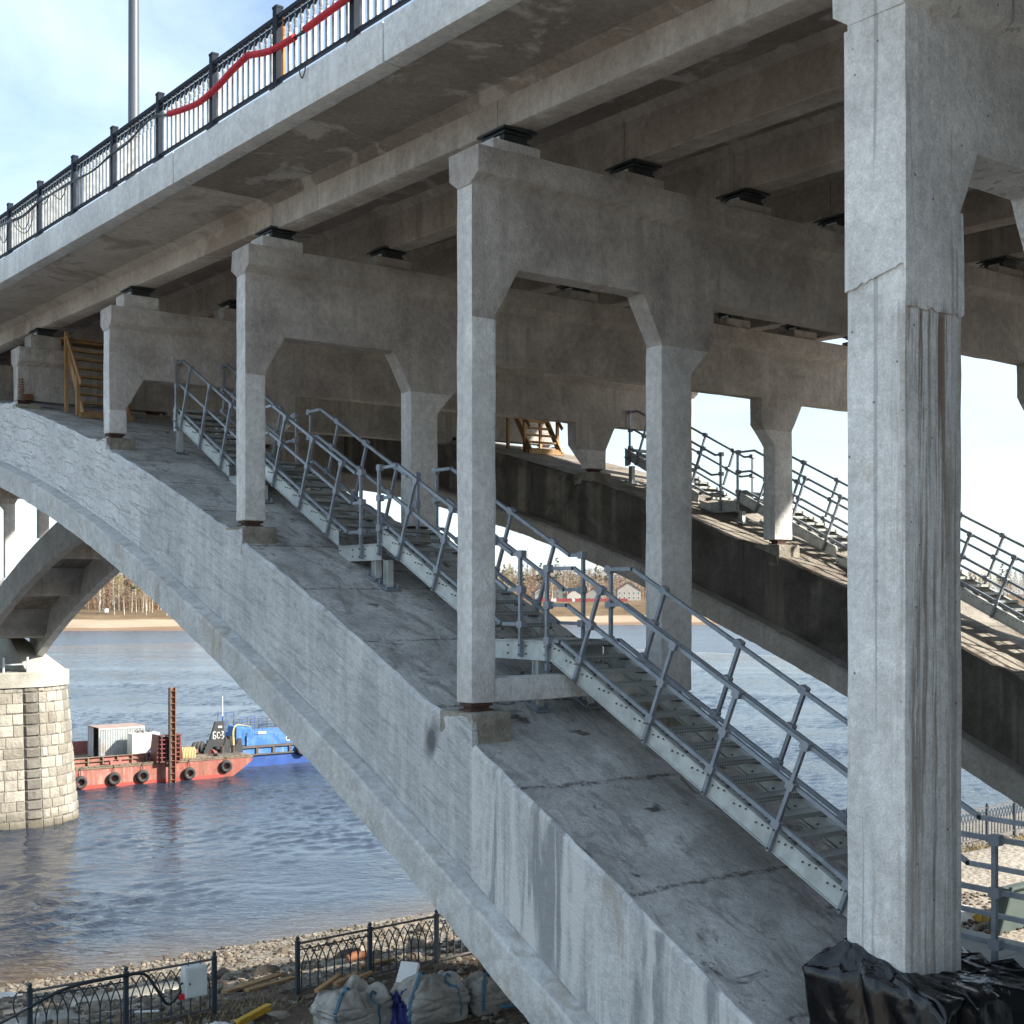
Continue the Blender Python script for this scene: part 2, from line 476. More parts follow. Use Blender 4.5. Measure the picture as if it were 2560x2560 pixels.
def stone_mat(name, a, b):
    m = NT(name)
    g = m.n('ShaderNodeNewGeometry')
    o = m.n('ShaderNodeObjectInfo')
    r = m.math('FRACT', m.math('ADD', g.outputs['Random Per Island'], o.outputs['Random']), 0)
    c = m.mix(r, a, b)
    c = m.mix(0.5, c, m.ramp(m.noise(2.6, 6, 0.7), 0.3, 0.7, (0.55, 0.55, 0.55), (1.3, 1.3, 1.3)), 'MULTIPLY')
    if name.startswith('pier'):
        sp_z = m.n('ShaderNodeSeparateXYZ')
        m.l(m.pos(), sp_z.inputs[0])
        td = m.n('ShaderNodeMapRange')
        m.l(m.math('ADD', sp_z.outputs['Z'], m.math('MULTIPLY', m.noise(0.9, 3), 0.8)), td.inputs['Value'])
        td.inputs['From Min'].default_value = -14.6
        td.inputs['From Max'].default_value = -15.6
        c = m.mix(m.math('MULTIPLY', td.outputs[0], 0.8), c, (0.085, 0.075, 0.05))
        gr = m.math('MULTIPLY', m.ramp(m.noise(0.8, 4, 0.6, m.pos((1, 1, 0.25))), 0.52, 0.66), 0.55)
        c = m.mix(gr, c, (0.16, 0.145, 0.12))
    return m.done(c, 0.9, 0, 0.25, m.bump(m.noise(3.5, 6, 0.65), 0.9, 0.14))


stone_mat('pier_stone', (0.22, 0.20, 0.165), (0.42, 0.39, 0.335))
stone_mat('pier_stone_dark', (0.12, 0.11, 0.095), (0.20, 0.185, 0.16))
stone_mat('rubble', (0.09, 0.07, 0.052), (0.29, 0.25, 0.20))
stone_mat('rubble_dark', (0.10, 0.085, 0.07), (0.30, 0.275, 0.24))


def ground_mat():
    m = NT('bank_ground')
    P = m.pos()
    sep = m.n('ShaderNodeSeparateXYZ')
    m.l(P, sep.inputs[0])
    gravel = m.n('ShaderNodeTexVoronoi')
    gravel.inputs['Scale'].default_value = 5.5
    m.l(P, gravel.inputs['Vector'])
    gc = m.ramp(gravel.outputs['Color'], 0.2, 0.8, (0.17, 0.14, 0.11), (0.38, 0.345, 0.29))
    soil = m.ramp(m.noise(1.3, 4, 0.65), 0.35, 0.7, (0.06, 0.043, 0.03), (0.15, 0.115, 0.085))
    sand = m.ramp(m.noise(0.8, 6, 0.6), 0.35, 0.7, (0.27, 0.235, 0.19), (0.385, 0.34, 0.285))
    # compacted path to the right, bare soil under the bridge, shingle on the slope
    rx = m.n('ShaderNodeMapRange')
    wob_ = m.math('MULTIPLY', m.noise(0.25, 3), 5.0)
    dx_ = m.math('ABSOLUTE', m.math('SUBTRACT', sep.outputs['X'], 11.5), 0)
    dy_ = m.math('ABSOLUTE', m.math('SUBTRACT', sep.outputs['Y'], 21.0), 0)
    m.l(m.math('ADD', m.math('MAXIMUM', dx_, dy_), wob_), rx.inputs['Value'])
    rx.inputs['From Min'].default_value = 9.5
    rx.inputs['From Max'].default_value = 13.5
    c = m.mix(rx.outputs[0], soil, sand)
    ry = m.n('ShaderNodeMapRange')
    m.l(m.math('ADD', sep.outputs['Y'], m.math('MULTIPLY', m.noise(0.5, 3), 3.0)), ry.inputs['Value'])
    ry.inputs['From Min'].default_value = 25.2
    ry.inputs['From Max'].default_value = 27.5
    c = m.mix(ry.outputs[0], c, gc)
    wet = m.n('ShaderNodeMapRange')
    m.l(m.math('ADD', sep.outputs['Z'], m.math('MULTIPLY', m.noise(0.6, 3), 0.3)), wet.inputs['Value'])
    wet.inputs['From Min'].default_value = -15.7
    wet.inputs['From Max'].default_value = -15.95
    c = m.mix(m.math('MULTIPLY', wet.outputs[0], 0.6), c, (0.10, 0.075, 0.05))
    h = m.math('ADD', gravel.outputs['Distance'], m.noise(6, 5))
    return m.done(c, 0.92, 0, 0.2, m.bump(h, 0.8, 0.06))


ground_mat()


def farbank_mat():
    m = NT('far_bank')
    sep = m.n('ShaderNodeSeparateXYZ')
    m.l(m.pos(), sep.inputs[0])
    z = m.math('ADD', sep.outputs['Z'], m.math('MULTIPLY', m.noise(0.02, 4), 2.4))
    wet = m.ramp(m.noise(0.05, 4, 0.6, m.pos((0.3, 1, 1))), 0.3, 0.7, (0.20, 0.13, 0.085), (0.27, 0.18, 0.12))
    sand = m.ramp(m.noise(0.05, 4), 0.3, 0.7, (0.32, 0.25, 0.175), (0.40, 0.32, 0.23))
    grass = m.ramp(m.noise(0.09, 5, 0.7), 0.3, 0.7, (0.10, 0.068, 0.042), (0.21, 0.15, 0.09))
    def rng(a, b):
        r = m.n('ShaderNodeMapRange')
        m.l(z, r.inputs['Value'])
        r.inputs['From Min'].default_value = a
        r.inputs['From Max'].default_value = b
        return r.outputs[0]
    c = m.mix(rng(-13.9, -13.6), wet, sand)
    c = m.mix(rng(-10.9, -10.3), c, grass)
    return m.done(c, 0.95, 0, 0.1)


farbank_mat()


def water_mat(name, rough_, far):
    m = NT(name)
    sep = m.n('ShaderNodeSeparateXYZ')
    m.l(m.pos(), sep.inputs[0])
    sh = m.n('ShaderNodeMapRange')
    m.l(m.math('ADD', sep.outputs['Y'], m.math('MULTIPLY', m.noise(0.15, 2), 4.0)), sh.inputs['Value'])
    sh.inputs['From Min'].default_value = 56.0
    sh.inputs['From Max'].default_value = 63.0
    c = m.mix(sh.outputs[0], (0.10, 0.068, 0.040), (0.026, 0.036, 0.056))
    a = m.noise(1.9 if not far else 0.5, 3, 0.6, m.rotpos(-YAW, (0.5, 1.2, 1)), 0.6)
    gustn = m.ramp(m.noise(0.028, 3, 0.6, m.rotpos(-YAW, (0.35, 2.2, 1)), 0.5), 0.35, 0.65)
    a = m.math('MULTIPLY', a, m.math('ADD', gustn, 0.3))
    nb = m.bump(a, 0.8, 0.14 if not far else 0.5)
    m.b.inputs['IOR'].default_value = 1.333
    return m.done(c, rough_, 0, 0.5, nb)


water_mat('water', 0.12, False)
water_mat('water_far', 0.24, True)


# ------------------------------------------------------------------ mesh helpers
class MB:
    def __init__(s):
        s.v = []
        s.f = []
        s.mi = []

    def add(s, vs, fs, mi=0):
        o = len(s.v)
        s.v += [tuple(p) for p in vs]
        s.f += [tuple(i + o for i in f) for f in fs]
        s.mi += [mi] * len(fs)
        return s

    def box(s, x0, x1, y0, y1, z0, z1, mi=0):
        vs = [(x, y, z) for z in (z0, z1) for y in (y0, y1) for x in (x0, x1)]
        return s.add(vs, [(0, 2, 3, 1), (4, 5, 7, 6), (0, 1, 5, 4), (2, 6, 7, 3), (0, 4, 6, 2), (1, 3, 7, 5)], mi)

    def beam(s, p, q, w, h, up=(0, 0, 1), mi=0):
        p, q = Vector(p), Vector(q)
        d = (q - p).normalized()
        u = Vector(up)
        if abs(d.dot(u)) > 0.98:
            u = Vector((0, 1, 0)) if abs(d.y) < 0.9 else Vector((1, 0, 0))
        r = d.cross(u).normalized() * (w / 2)
        t = r.cross(d).normalized() * (h / 2)
        vs = [p - r - t, p + r - t, p + r + t, p - r + t, q - r - t, q + r - t, q + r + t, q - r + t]
        return s.add(vs, [(0, 1, 2, 3), (7, 6, 5, 4), (0, 4, 5, 1), (1, 5, 6, 2), (2, 6, 7, 3), (3, 7, 4, 0)], mi)

    def cyl(s, p, q, r0, r1=None, n=10, mi=0, caps=True):
        r1 = r0 if r1 is None else r1
        p, q = Vector(p), Vector(q)
        d = (q - p).normalized()
        u = Vector((0, 0, 1)) if abs(d.z) < 0.9 else Vector((1, 0, 0))
        a = d.cross(u).normalized()
        b = d.cross(a)
        vs = []
        for c, r in ((p, r0), (q, r1)):
            for i in range(n):
                t = 2 * math.pi * i / n
                vs.append(c + a * (r * math.cos(t)) + b * (r * math.sin(t)))
        fs = [(i, (i + 1) % n, n + (i + 1) % n, n + i) for i in range(n)]
        if caps:
            fs += [tuple(reversed(range(n))), tuple(range(n, 2 * n))]
        return s.add(vs, fs, mi)

    def tube(s, pts, r, n=7, mi=0):
        pts = [Vector(p) for p in pts]
        rs = r if isinstance(r, (list, tuple)) else [r] * len(pts)
        vs = []
        a0 = None
        for i, p in enumerate(pts):
            d = (pts[min(i + 1, len(pts) - 1)] - pts[max(i - 1, 0)]).normalized()
            if a0 is None:
                u = Vector((0, 0, 1)) if abs(d.z) < 0.9 else Vector((1, 0, 0))
                a = d.cross(u).normalized()
            else:
                a = (a0 - d * a0.dot(d)).normalized()
            a0 = a
            b = d.cross(a)
            for k in range(n):
                t = 2 * math.pi * k / n
                vs.append(p + (a * math.cos(t) + b * math.sin(t)) * rs[i])
        fs = []
        for i in range(len(pts) - 1):
            for k in range(n):
                fs.append((i * n + k, i * n + (k + 1) % n, (i + 1) * n + (k + 1) % n, (i + 1) * n + k))
        fs += [tuple(reversed(range(n))), tuple(range((len(pts) - 1) * n, len(pts) * n))]
        return s.add(vs, fs, mi)

    def prism(s, poly, axis, a, b, mi=0):
        """extrude polygon along axis ('x': poly=(y,z); 'y': poly=(x,z); 'z': poly=(x,y))"""
        n = len(poly)
        def P(p, t):
            return {'x': (t, p[0], p[1]), 'y': (p[0], t, p[1]), 'z': (p[0], p[1], t)}[axis]
        vs = [P(p, a) for p in poly] + [P(p, b) for p in poly]
        fs = [tuple(range(n)), tuple(reversed(range(n, 2 * n)))]
        fs += [(i, n + i, n + (i + 1) % n, (i + 1) % n) for i in range(n)]
        return s.add(vs, fs, mi)

    def lathe(s, prof, c=(0, 0, 0), n=10, mi=0):
        vs = []
        for r, z in prof:
            for i in range(n):
                t = 2 * math.pi * i / n
                vs.append((c[0] + r * math.cos(t), c[1] + r * math.sin(t), c[2] + z))
        fs = []
        for j in range(len(prof) - 1):
            for i in range(n):
                fs.append((j * n + i, j * n + (i + 1) % n, (j + 1) * n + (i + 1) % n, (j + 1) * n + i))
        fs += [tuple(reversed(range(n))), tuple(range((len(prof) - 1) * n, len(prof) * n))]
        return s.add(vs, fs, mi)

    def mesh(s, name, mats, smooth=None, fix=True):
        me = bpy.data.meshes.new(name)
        me.from_pydata(s.v, [], s.f)
        for m in (mats if isinstance(mats, (list, tuple)) else [mats]):
            me.materials.append(MATS[m])
        if any(s.mi):
            me.polygons.foreach_set('material_index', s.mi)
        if fix:
            bm = bmesh.new()
            bm.from_mesh(me)
            bmesh.ops.recalc_face_normals(bm, faces=bm.faces)
            bm.to_mesh(me)
            bm.free()
        if smooth is not None:
            me.shade_smooth()
            me.set_sharp_from_angle(angle=math.radians(smooth))
        me.update()
        return me

    def obj(s, name, mats, parent=None, smooth=None, loc=None, fix=True):
        return link(name, s.mesh(name, mats, smooth, fix), parent, loc)


def link(name, me, parent=None, loc=None):
    o = bpy.data.objects.new(name, me)
    COL.objects.link(o)
    if parent is not None:
        o.parent = parent
    if loc is not None:
        o.location = loc
    return o


def tag(o, label, cat, group=None):
    o['label'] = label
    o['category'] = cat
    o['kind'] = 'thing'
    if group:
        o['group'] = group
    return o


def thing(name, label, cat, loc=(0, 0, 0), group=None):
    o = bpy.data.objects.new(name, None)
    o.empty_display_size = 0.2
    COL.objects.link(o)
    o.location = loc
    return tag(o, label, cat, group)


def structure(o):
    o['kind'] = 'structure'
    return o


def stuff(o):
    o['kind'] = 'stuff'
    return o


def dup_tree(root, delta=(0, 0, 0)):
    r = root.copy()
    COL.objects.link(r)
    r.location = root.location + Vector(delta)
    for ch in list(root.children):
        c = ch.copy()
        COL.objects.link(c)
        c.parent = r
        for g in list(ch.children):
            d = g.copy()
            COL.objects.link(d)
            d.parent = c
    return r


def rough(o, step=0.4, amp=0.012, bev=0.02, seg=2, seed=0.0, freq=2.2, sharp=40, cut=None):
    """worn hand-plastered edges: bevel, cut into cells, push vertices by noise"""
    me = o.data
    bm = bmesh.new()
    bm.from_mesh(me)
    if bev:
        es = [e for e in bm.edges if len(e.link_faces) == 2 and e.calc_face_angle(0) > 0.35]
        bmesh.ops.bevel(bm, geom=es, offset=bev, segments=seg, profile=0.6, affect='EDGES', clamp_overlap=True)
    if cut is not None:
        bmesh.ops.bisect_plane(bm, geom=bm.verts[:] + bm.edges[:] + bm.faces[:], plane_co=(0, 0, cut), plane_no=(0, 0, 1))
    if step:
        lo = [min(v.co[i] for v in bm.verts) for i in range(3)]
        hi = [max(v.co[i] for v in bm.verts) for i in range(3)]
        for ax in range(3):
            n = int((hi[ax] - lo[ax]) / step)
            for k in range(1, min(n, 90)):
                co = [0, 0, 0]
                co[ax] = lo[ax] + (hi[ax] - lo[ax]) * k / n
                no = [0, 0, 0]
                no[ax] = 1
                bmesh.ops.bisect_plane(bm, geom=bm.verts[:] + bm.edges[:] + bm.faces[:], plane_co=co, plane_no=no)
    bm.normal_update()
    for v in bm.verts:
        p = Vector(v.co) * freq + Vector((seed, seed * 1.7, seed * 0.3))
        v.co += v.normal * (noise.noise(p) * amp + noise.noise(p * 4.3) * amp * 0.5)
        v.co += Vector((noise.noise(p * 2 + Vector((9, 0, 0))), noise.noise(p * 2 + Vector((0, 9, 0))), 0)) * amp * 0.4
    bm.to_mesh(me)
    bm.free()
    me.shade_smooth()
    me.set_sharp_from_angle(angle=math.radians(sharp))
    return o


# ------------------------------------------------------------------ measured curves of the bridge
def zt(Y):
    Y = min(Y, 110 - Y)
    return -0.0058025 * Y * Y + 0.622083 * Y - 9.875


def zwb(Y):
    Y = min(Y, 110 - Y)
    return -0.0059551 * Y * Y + 0.6406676 * Y - 11.890


def zfb(Y):
    Y = min(Y, 110 - Y)
    return -0.0061721 * Y * Y + 0.654613 * Y - 12.762


def grade(Y):
    return 0.0284 * (Y - 22.2)


WATER_Z = -16.0
GROUND_Z = -8.0
MID = 19.3           # the bridge is symmetric about X = MID


def mir(x):
    return 2 * MID - x


# ------------------------------------------------------------------ setting: water, ground, far bank
def ground_z(x, y):
    z = GROUND_Z
    if y < -9.0:  # unseen embankment behind the camera, added to block sky light under the deck
        top = 6.2 - max(0.0, 9.0 - x) / 2.2 - max(0.0, x - 29.6) / 2.2
        return max(GROUND_Z, min(6.2, top, GROUND_Z + (-9.0 - y) * 0.8))
    if y > 24.6:
        t = min((y - 24.6) / 30.6, 1.6)
        z = GROUND_Z - 7.85 * t - 0.25 * math.sin(min(t, 1) * math.pi)
    return z


def frange(a, b, s):
    r = []
    while a < b - 1e-6:
        r.append(a)
        a += s
    return r + [b]


xs = [-400, -200, -100, -60] + frange(-40, 0, 4) + frange(0.5, 44, 0.5) + frange(46, 90, 4) + [130, 200, 320, 500]
ys = [-400, -200, -100, -50] + frange(-30, 4, 3) + frange(8, 18, 1) + frange(18.5, 58, 0.5) + [60, 64, 70, 76]
mb = MB()
for y in ys:
    for x in xs:
        z = ground_z(x, y)
        if 0 < x < 60 and 10 < y < 60:
            a = 0.10 if y > 26 else 0.05
            z += noise.noise(Vector((x * 0.55, y * 0.55, 0))) * a + noise.noise(Vector((x * 1.7, y * 1.7, 3))) * a * 0.5
            if y > 50:
                z += noise.noise(Vector((x * 0.12, 1.7, 0))) * 0.25
        mb.v.append((x, y, z))
nx = len(xs)
for j in range(len(ys) - 1):
    for i in range(nx - 1):
        mb.f.append((j * nx + i, j * nx + i + 1, (j + 1) * nx + i + 1, (j + 1) * nx + i))
mb.mi = [0] * len(mb.f)
structure(mb.obj('ground', 'bank_ground', None, 80, fix=False))

# the river: waves are modelled from the shore out past the barge, plain sheet around and beyond
wr = random.Random(19)
WX0, WX1, WY0, WY1 = -60.0, 260.0, 46.0, 420.0
gx = np.concatenate([np.arange(WX0, -10, 1.0), np.arange(-10, 70, 0.34), np.arange(70, 120, 0.6), np.arange(120, WX1 + 0.01, 1.2)])
gy = np.concatenate([np.arange(WY0, 150, 0.30), np.arange(150, 230, 0.5), np.arange(230, WY1 + 0.01, 1.0)])
GX, GY = np.meshgrid(gx, gy)


def swell(X, Y, seed, lo, hi, n):
    r = random.Random(seed)
    o = np.zeros_like(X)
    for _ in range(n):
        l = r.uniform(lo, hi)
        a = r.uniform(0, 6.28)
        o += np.sin(2 * np.pi / l * (X * math.cos(a) + Y * math.sin(a)) + r.uniform(0, 6.28))
    return o / n ** 0.5


PXW = GX + 0.55 * swell(GX, GY, 1, 4, 16, 6)
PYW = GY + 0.55 * swell(GX, GY, 2, 4, 16, 6)
Hh = np.zeros_like(GX)
for k in range(26):
    lam = 0.60 * (4.6 ** (k / 25.0))
    ang = math.pi / 2 - YAW + wr.gauss(0, 0.50) + 0.22
    am = (0.078 if lam < 1.4 else 0.034) * lam / (2 * math.pi)
    Hh += am * np.sin(2 * math.pi / lam * (PXW * math.cos(ang) + PYW * math.sin(ang)) + wr.uniform(0, 6.28))
gust = np.clip(0.80 + 0.35 * swell(GX, GY * 0.6, 3, 18, 60, 7) + 0.25 * swell(GX * 0.5, GY * 1.2, 4, 9, 25, 6), 0.25, 1.6)
edge = np.clip(np.minimum.reduce([(GX - WX0) / 30, (WX1 - GX) / 80, (GY - WY0) / 3, (WY1 - GY) / 140]), 0, 1)
Hh *= gust * edge * np.clip((GY - 54) / 12, 0.30, 1.0)
mb = MB()
wnx, wny = GX.shape[1], GX.shape[0]
mb.v = np.stack([GX.ravel(), GY.ravel(), (WATER_Z + Hh).ravel()], 1).tolist()
for j in range(wny - 1):
    for i in range(wnx - 1):
        a = j * wnx + i
        mb.f.append((a, a + 1, a + wnx + 1, a + wnx))
mb.mi = [0] * len(mb.f)
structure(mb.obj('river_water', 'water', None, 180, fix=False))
mb = MB()
X_ = (-2500, WX0, WX1, 3500)
Y_ = (46, WY1, 900)
for j in range(2):
    for i in range(3):
        if (i, j) == (1, 0):
            continue
        mb.add([(X_[i], Y_[j], WATER_Z), (X_[i + 1], Y_[j], WATER_Z), (X_[i + 1], Y_[j + 1], WATER_Z), (X_[i], Y_[j + 1], WATER_Z)], [(0, 1, 2, 3)])
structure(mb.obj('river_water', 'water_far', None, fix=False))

# far bank: shelving sand, a grassy rise, then level ground
rows = [(-6, -17.0), (0, -16.0), (14, -15.4), (34, -14.2), (52, -12.9), (66, -10.2), (90, -8.9), (104, -8.6), (150, -8.0), (260, -7.0), (900, -5.0), (2500, -3.0)]
cols = [-1500, -800, -400, -100, 60, 120, 164.7, 200, 229, 260, 300, 340, 380, 422, 450, 480.7, 520, 570, 626.5, 700, 800, 1200, 2000, 3000]


def shore_y(x):
    pts = [(-1500, 900), (164.7, 606.6), (229, 558.7), (300, 560), (422, 562), (480.7, 519), (626.5, 411.5), (1200, 250), (3000, 100)]
    for (a, b), (c, d) in zip(pts, pts[1:]):
        if x <= c:
            return b + (d - b) * (x - a) / (c - a)
    return pts[-1][1]


def bank_lift(x, dy):
    return 4.6 * min(1, max(0, (x - 270) / 110)) * min(1, max(0, (dy - 36) / 36))


mb = MB()
for dy, z in rows:
    for x in cols:
        mb.v.append((x, shore_y(x) + dy, z + bank_lift(x, dy) + noise.noise(Vector((x * 0.02, dy * 0.02, 0))) * (0.8 if dy > 40 else 0.1)))
n = len(cols)
for j in range(len(rows) - 1):
    for i in range(n - 1):
        mb.f.append((j * n + i, j * n + i + 1, (j + 1) * n + i + 1, (j + 1) * n + i))
mb.mi = [0] * len(mb.f)
structure(mb.obj('far_bank', 'far_bank', None, 80, fix=False))


# ------------------------------------------------------------------ arch ribs
def loft(mb, section, Ys, mi=None):
    """section(Y) -> closed list of (x, z)"""
    o = len(mb.v)
    k = None
    for Y in Ys:
        sec = section(Y)
        k = len(sec)
        mb.v += [(x, Y, z) for x, z in sec]
    for j in range(len(Ys) - 1):
        for i in range(k):
            i2 = (i + 1) % k
            mb.f.append((o + j * k + i, o + j * k + i2, o + (j + 1) * k + i2, o + (j + 1) * k + i))
            mb.mi.append(mi(Ys[j], i) if mi else 0)
    mb.f.append(tuple(o + i for i in reversed(range(k))))
    mb.f.append(tuple(o + (len(Ys) - 1) * k + i for i in range(k)))
    mb.mi += [0, 0]


def add_uv(o):
    me = o.data
    uv = me.uv_layers.new(name='UVMap')
    for lp in me.loops:
        p = me.vertices[lp.vertex_index].co
        uv.data[lp.index].uv = (p.y * 1.12, p.z - zt(p.y))


def jag(Y, s, amp):
    return amp * (noise.noise(Vector((Y * 3.1, s, 0.3))) + 0.6 * noise.noise(Vector((Y * 9.7, s, 4.1))))


YS = sorted(frange(-4, 40, 0.16) + [y for c in (14.82, 22.03, 29.1, 36.1) for y in (c - 0.170, c - 0.160)]) + frange(41.5, 97, 1.5)


def make_rib(flip, name, label):
    root = thing(name, label, 'arch rib', (0, 0, 0))
    X = (lambda x: mir(x)) if flip else (lambda x: x)
    # the side towards the camera: outer side of the near rib, inner side of the far rib
    a0, a1, b0, b1 = 10.12, 10.24, 14.33, 14.45
    top = lambda Y: zt(Y) - 0.02 + jag(Y, 1.0, 0.03)
    def bumpz(Y):
        # wall rises to a level seat under each column
        for yc, zb in ((14.82, -1.60), (22.03, 1.24), (29.1, 3.53), (36.1, 5.16)):
            if yc - 0.165 < Y < yc + 0.62:
                return max(zt(Y), zb)
            if yc + 0.62 <= Y < yc + 1.25:
                return zt(Y) - 0.03 + 0.10 * (1 - (Y - yc - 0.62) / 0.63)
        return zt(Y)
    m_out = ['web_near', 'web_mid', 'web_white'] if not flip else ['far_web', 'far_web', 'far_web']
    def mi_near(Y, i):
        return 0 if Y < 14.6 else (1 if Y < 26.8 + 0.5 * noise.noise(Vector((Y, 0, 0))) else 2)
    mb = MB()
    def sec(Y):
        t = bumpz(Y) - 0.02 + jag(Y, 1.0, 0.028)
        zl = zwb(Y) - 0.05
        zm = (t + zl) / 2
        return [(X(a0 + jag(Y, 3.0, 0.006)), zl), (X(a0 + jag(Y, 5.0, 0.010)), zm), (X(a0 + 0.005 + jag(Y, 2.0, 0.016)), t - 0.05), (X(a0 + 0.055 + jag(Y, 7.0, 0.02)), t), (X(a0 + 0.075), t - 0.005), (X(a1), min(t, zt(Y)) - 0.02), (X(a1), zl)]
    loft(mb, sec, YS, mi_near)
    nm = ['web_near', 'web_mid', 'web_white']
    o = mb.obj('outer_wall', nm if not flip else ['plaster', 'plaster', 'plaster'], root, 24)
    add_uv(o)
    mb = MB()
    loft(mb, lambda Y: [(X(b0), zwb(Y) - 0.05), (X(b0), zt(Y) - 0.03), (X(b1 - 0.04), zt(Y) - 0.02 + jag(Y, 8.0, 0.03)), (X(b1), zt(Y) - 0.06 + jag(Y, 8.0, 0.03)), (X(b1), zwb(Y) - 0.05)], YS)
    for q in range(len(mb.f)):
        if len(mb.f[q]) == 4 and mb.v[mb.f[q][0]][1] > 52:
            mb.mi[q] = 1
    o = mb.obj('inner_wall', ['far_web', 'under'] if flip else ['under', 'under'], root, 30)
    # lower flanges stand out as ledges on both sides
    for nm_, c0, c1, s in (('outer_ledge', 9.84, 10.36, 0), ('inner_ledge', 14.21, 14.73, 1)):
        mb = MB()
        if s == 0:
            loft(mb, lambda Y: [(X(c0 + jag(Y, 11, 0.006)), zfb(Y) + jag(Y, 12, 0.02)), (X(c0 + jag(Y, 13, 0.012)), zwb(Y) - 0.145 + jag(Y, 14, 0.025)), (X(c0 + 0.025 + jag(Y, 15, 0.015)), zwb(Y) - 0.105 + jag(Y, 16, 0.03)), (X(a0 + 0.02), zwb(Y) - 0.06 + jag(Y, 17, 0.02)), (X(c1), zwb(Y) - 0.03), (X(c1), zfb(Y) + 0.03)], YS)
        else:
            loft(mb, lambda Y: [(X(c0), zfb(Y) + 0.03), (X(c0), zwb(Y) - 0.03), (X(b1 - 0.02), zwb(Y) - 0.02), (X(c1 - 0.05), zwb(Y) - 0.10 + jag(Y, 18, 0.03)), (X(c1), zwb(Y) - 0.17 + jag(Y, 19, 0.025)), (X(c1), zfb(Y) + jag(Y, 20, 0.02))], YS)
        mb.obj(nm_, 'flange' if not (flip and s) else 'under', root, 20)
    # top slab carries the stair
    mb = MB()
    Y2 = frange(-4, 40, 0.4) + frange(41.5, 97, 1.5)
    def ssec(Y):
        r = [(X(10.19), zt(Y) - 0.3)]
        for k in range(13):
            x = 10.19 + (14.37 - 10.19) * k / 12
            r.append((X(x), zt(Y) - 0.024 + 0.012 * noise.noise(Vector((x * 1.3, Y * 1.3, 5)))))
        return r + [(X(14.37), zt(Y) - 0.3)]
    loft(mb, ssec, Y2)
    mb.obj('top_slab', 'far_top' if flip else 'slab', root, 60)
    # cross walls close the hollow rib every bay
    for k in range(-1, 14):
        Y = 0.55 + 7.12 * k
        if Y < -3 or Y > 96:
            continue
        mb = MB()
        for y0, y1, dz in ((Y - 0.15, Y + 0.15, 0.0),):
            vs = [(X(x), y, z) for y in (y0, y1) for x, z in ((10.25, zfb(y) + 0.55), (14.32, zfb(y) + 0.55), (14.32, zt(y) - 0.31), (10.25, zt(y) - 0.31))]
            mb.add(vs, [(0, 1, 2, 3), (7, 6, 5, 4), (0, 4, 5, 1), (1, 5, 6, 2), (2, 6, 7, 3), (3, 7, 4, 0)])
        mb.prism([(Y - 0.9, zt(Y - 0.9) - 0.32), (Y - 0.15, zfb(Y) + 1.3), (Y - 0.15, zt(Y - 0.15) - 0.32)], 'x', min(X(10.25), X(14.32)), max(X(10.25), X(14.32)))
        mb.prism([(Y + 0.9, zt(Y + 0.9) - 0.32), (Y + 0.15, zfb(Y) + 1.3), (Y + 0.15, zt(Y + 0.15) - 0.32)], 'x', min(X(10.25), X(14.32)), max(X(10.25), X(14.32)))
        mb.obj('cross_wall', 'under', root)
    return root


near_rib = make_rib(False, 'arch_rib', 'long pale concrete arch rib sweeping down through the foreground under the first stair')
far_rib = make_rib(True, 'arch_rib', 'dark stained concrete arch rib running behind the near one on the far side')


# ------------------------------------------------------------------ portal frames on the ribs
def half_profile(zb, zs, ztop, big=False):
    if big:
        return [(10.25, ztop), (10.25, zb), (11.13, zb), (11.13, zs - 0.62), (11.40, zs), (13.0, zs), (13.3, zs - 0.62), (13.3, zb), (14.41, zb), (14.41, zs - 0.9), (14.89, zs - 0.5), (14.89, zs)]
    return [(10.25, ztop), (10.25, zb), (10.66, zb), (10.66, zs - 0.69), (11.06, zs), (13.39, zs), (13.77, zs - 0.70), (13.77, zb), (14.41, zb), (14.41, zs - 1.12), (14.89, zs - 0.61), (14.89, zs + 0.02)]


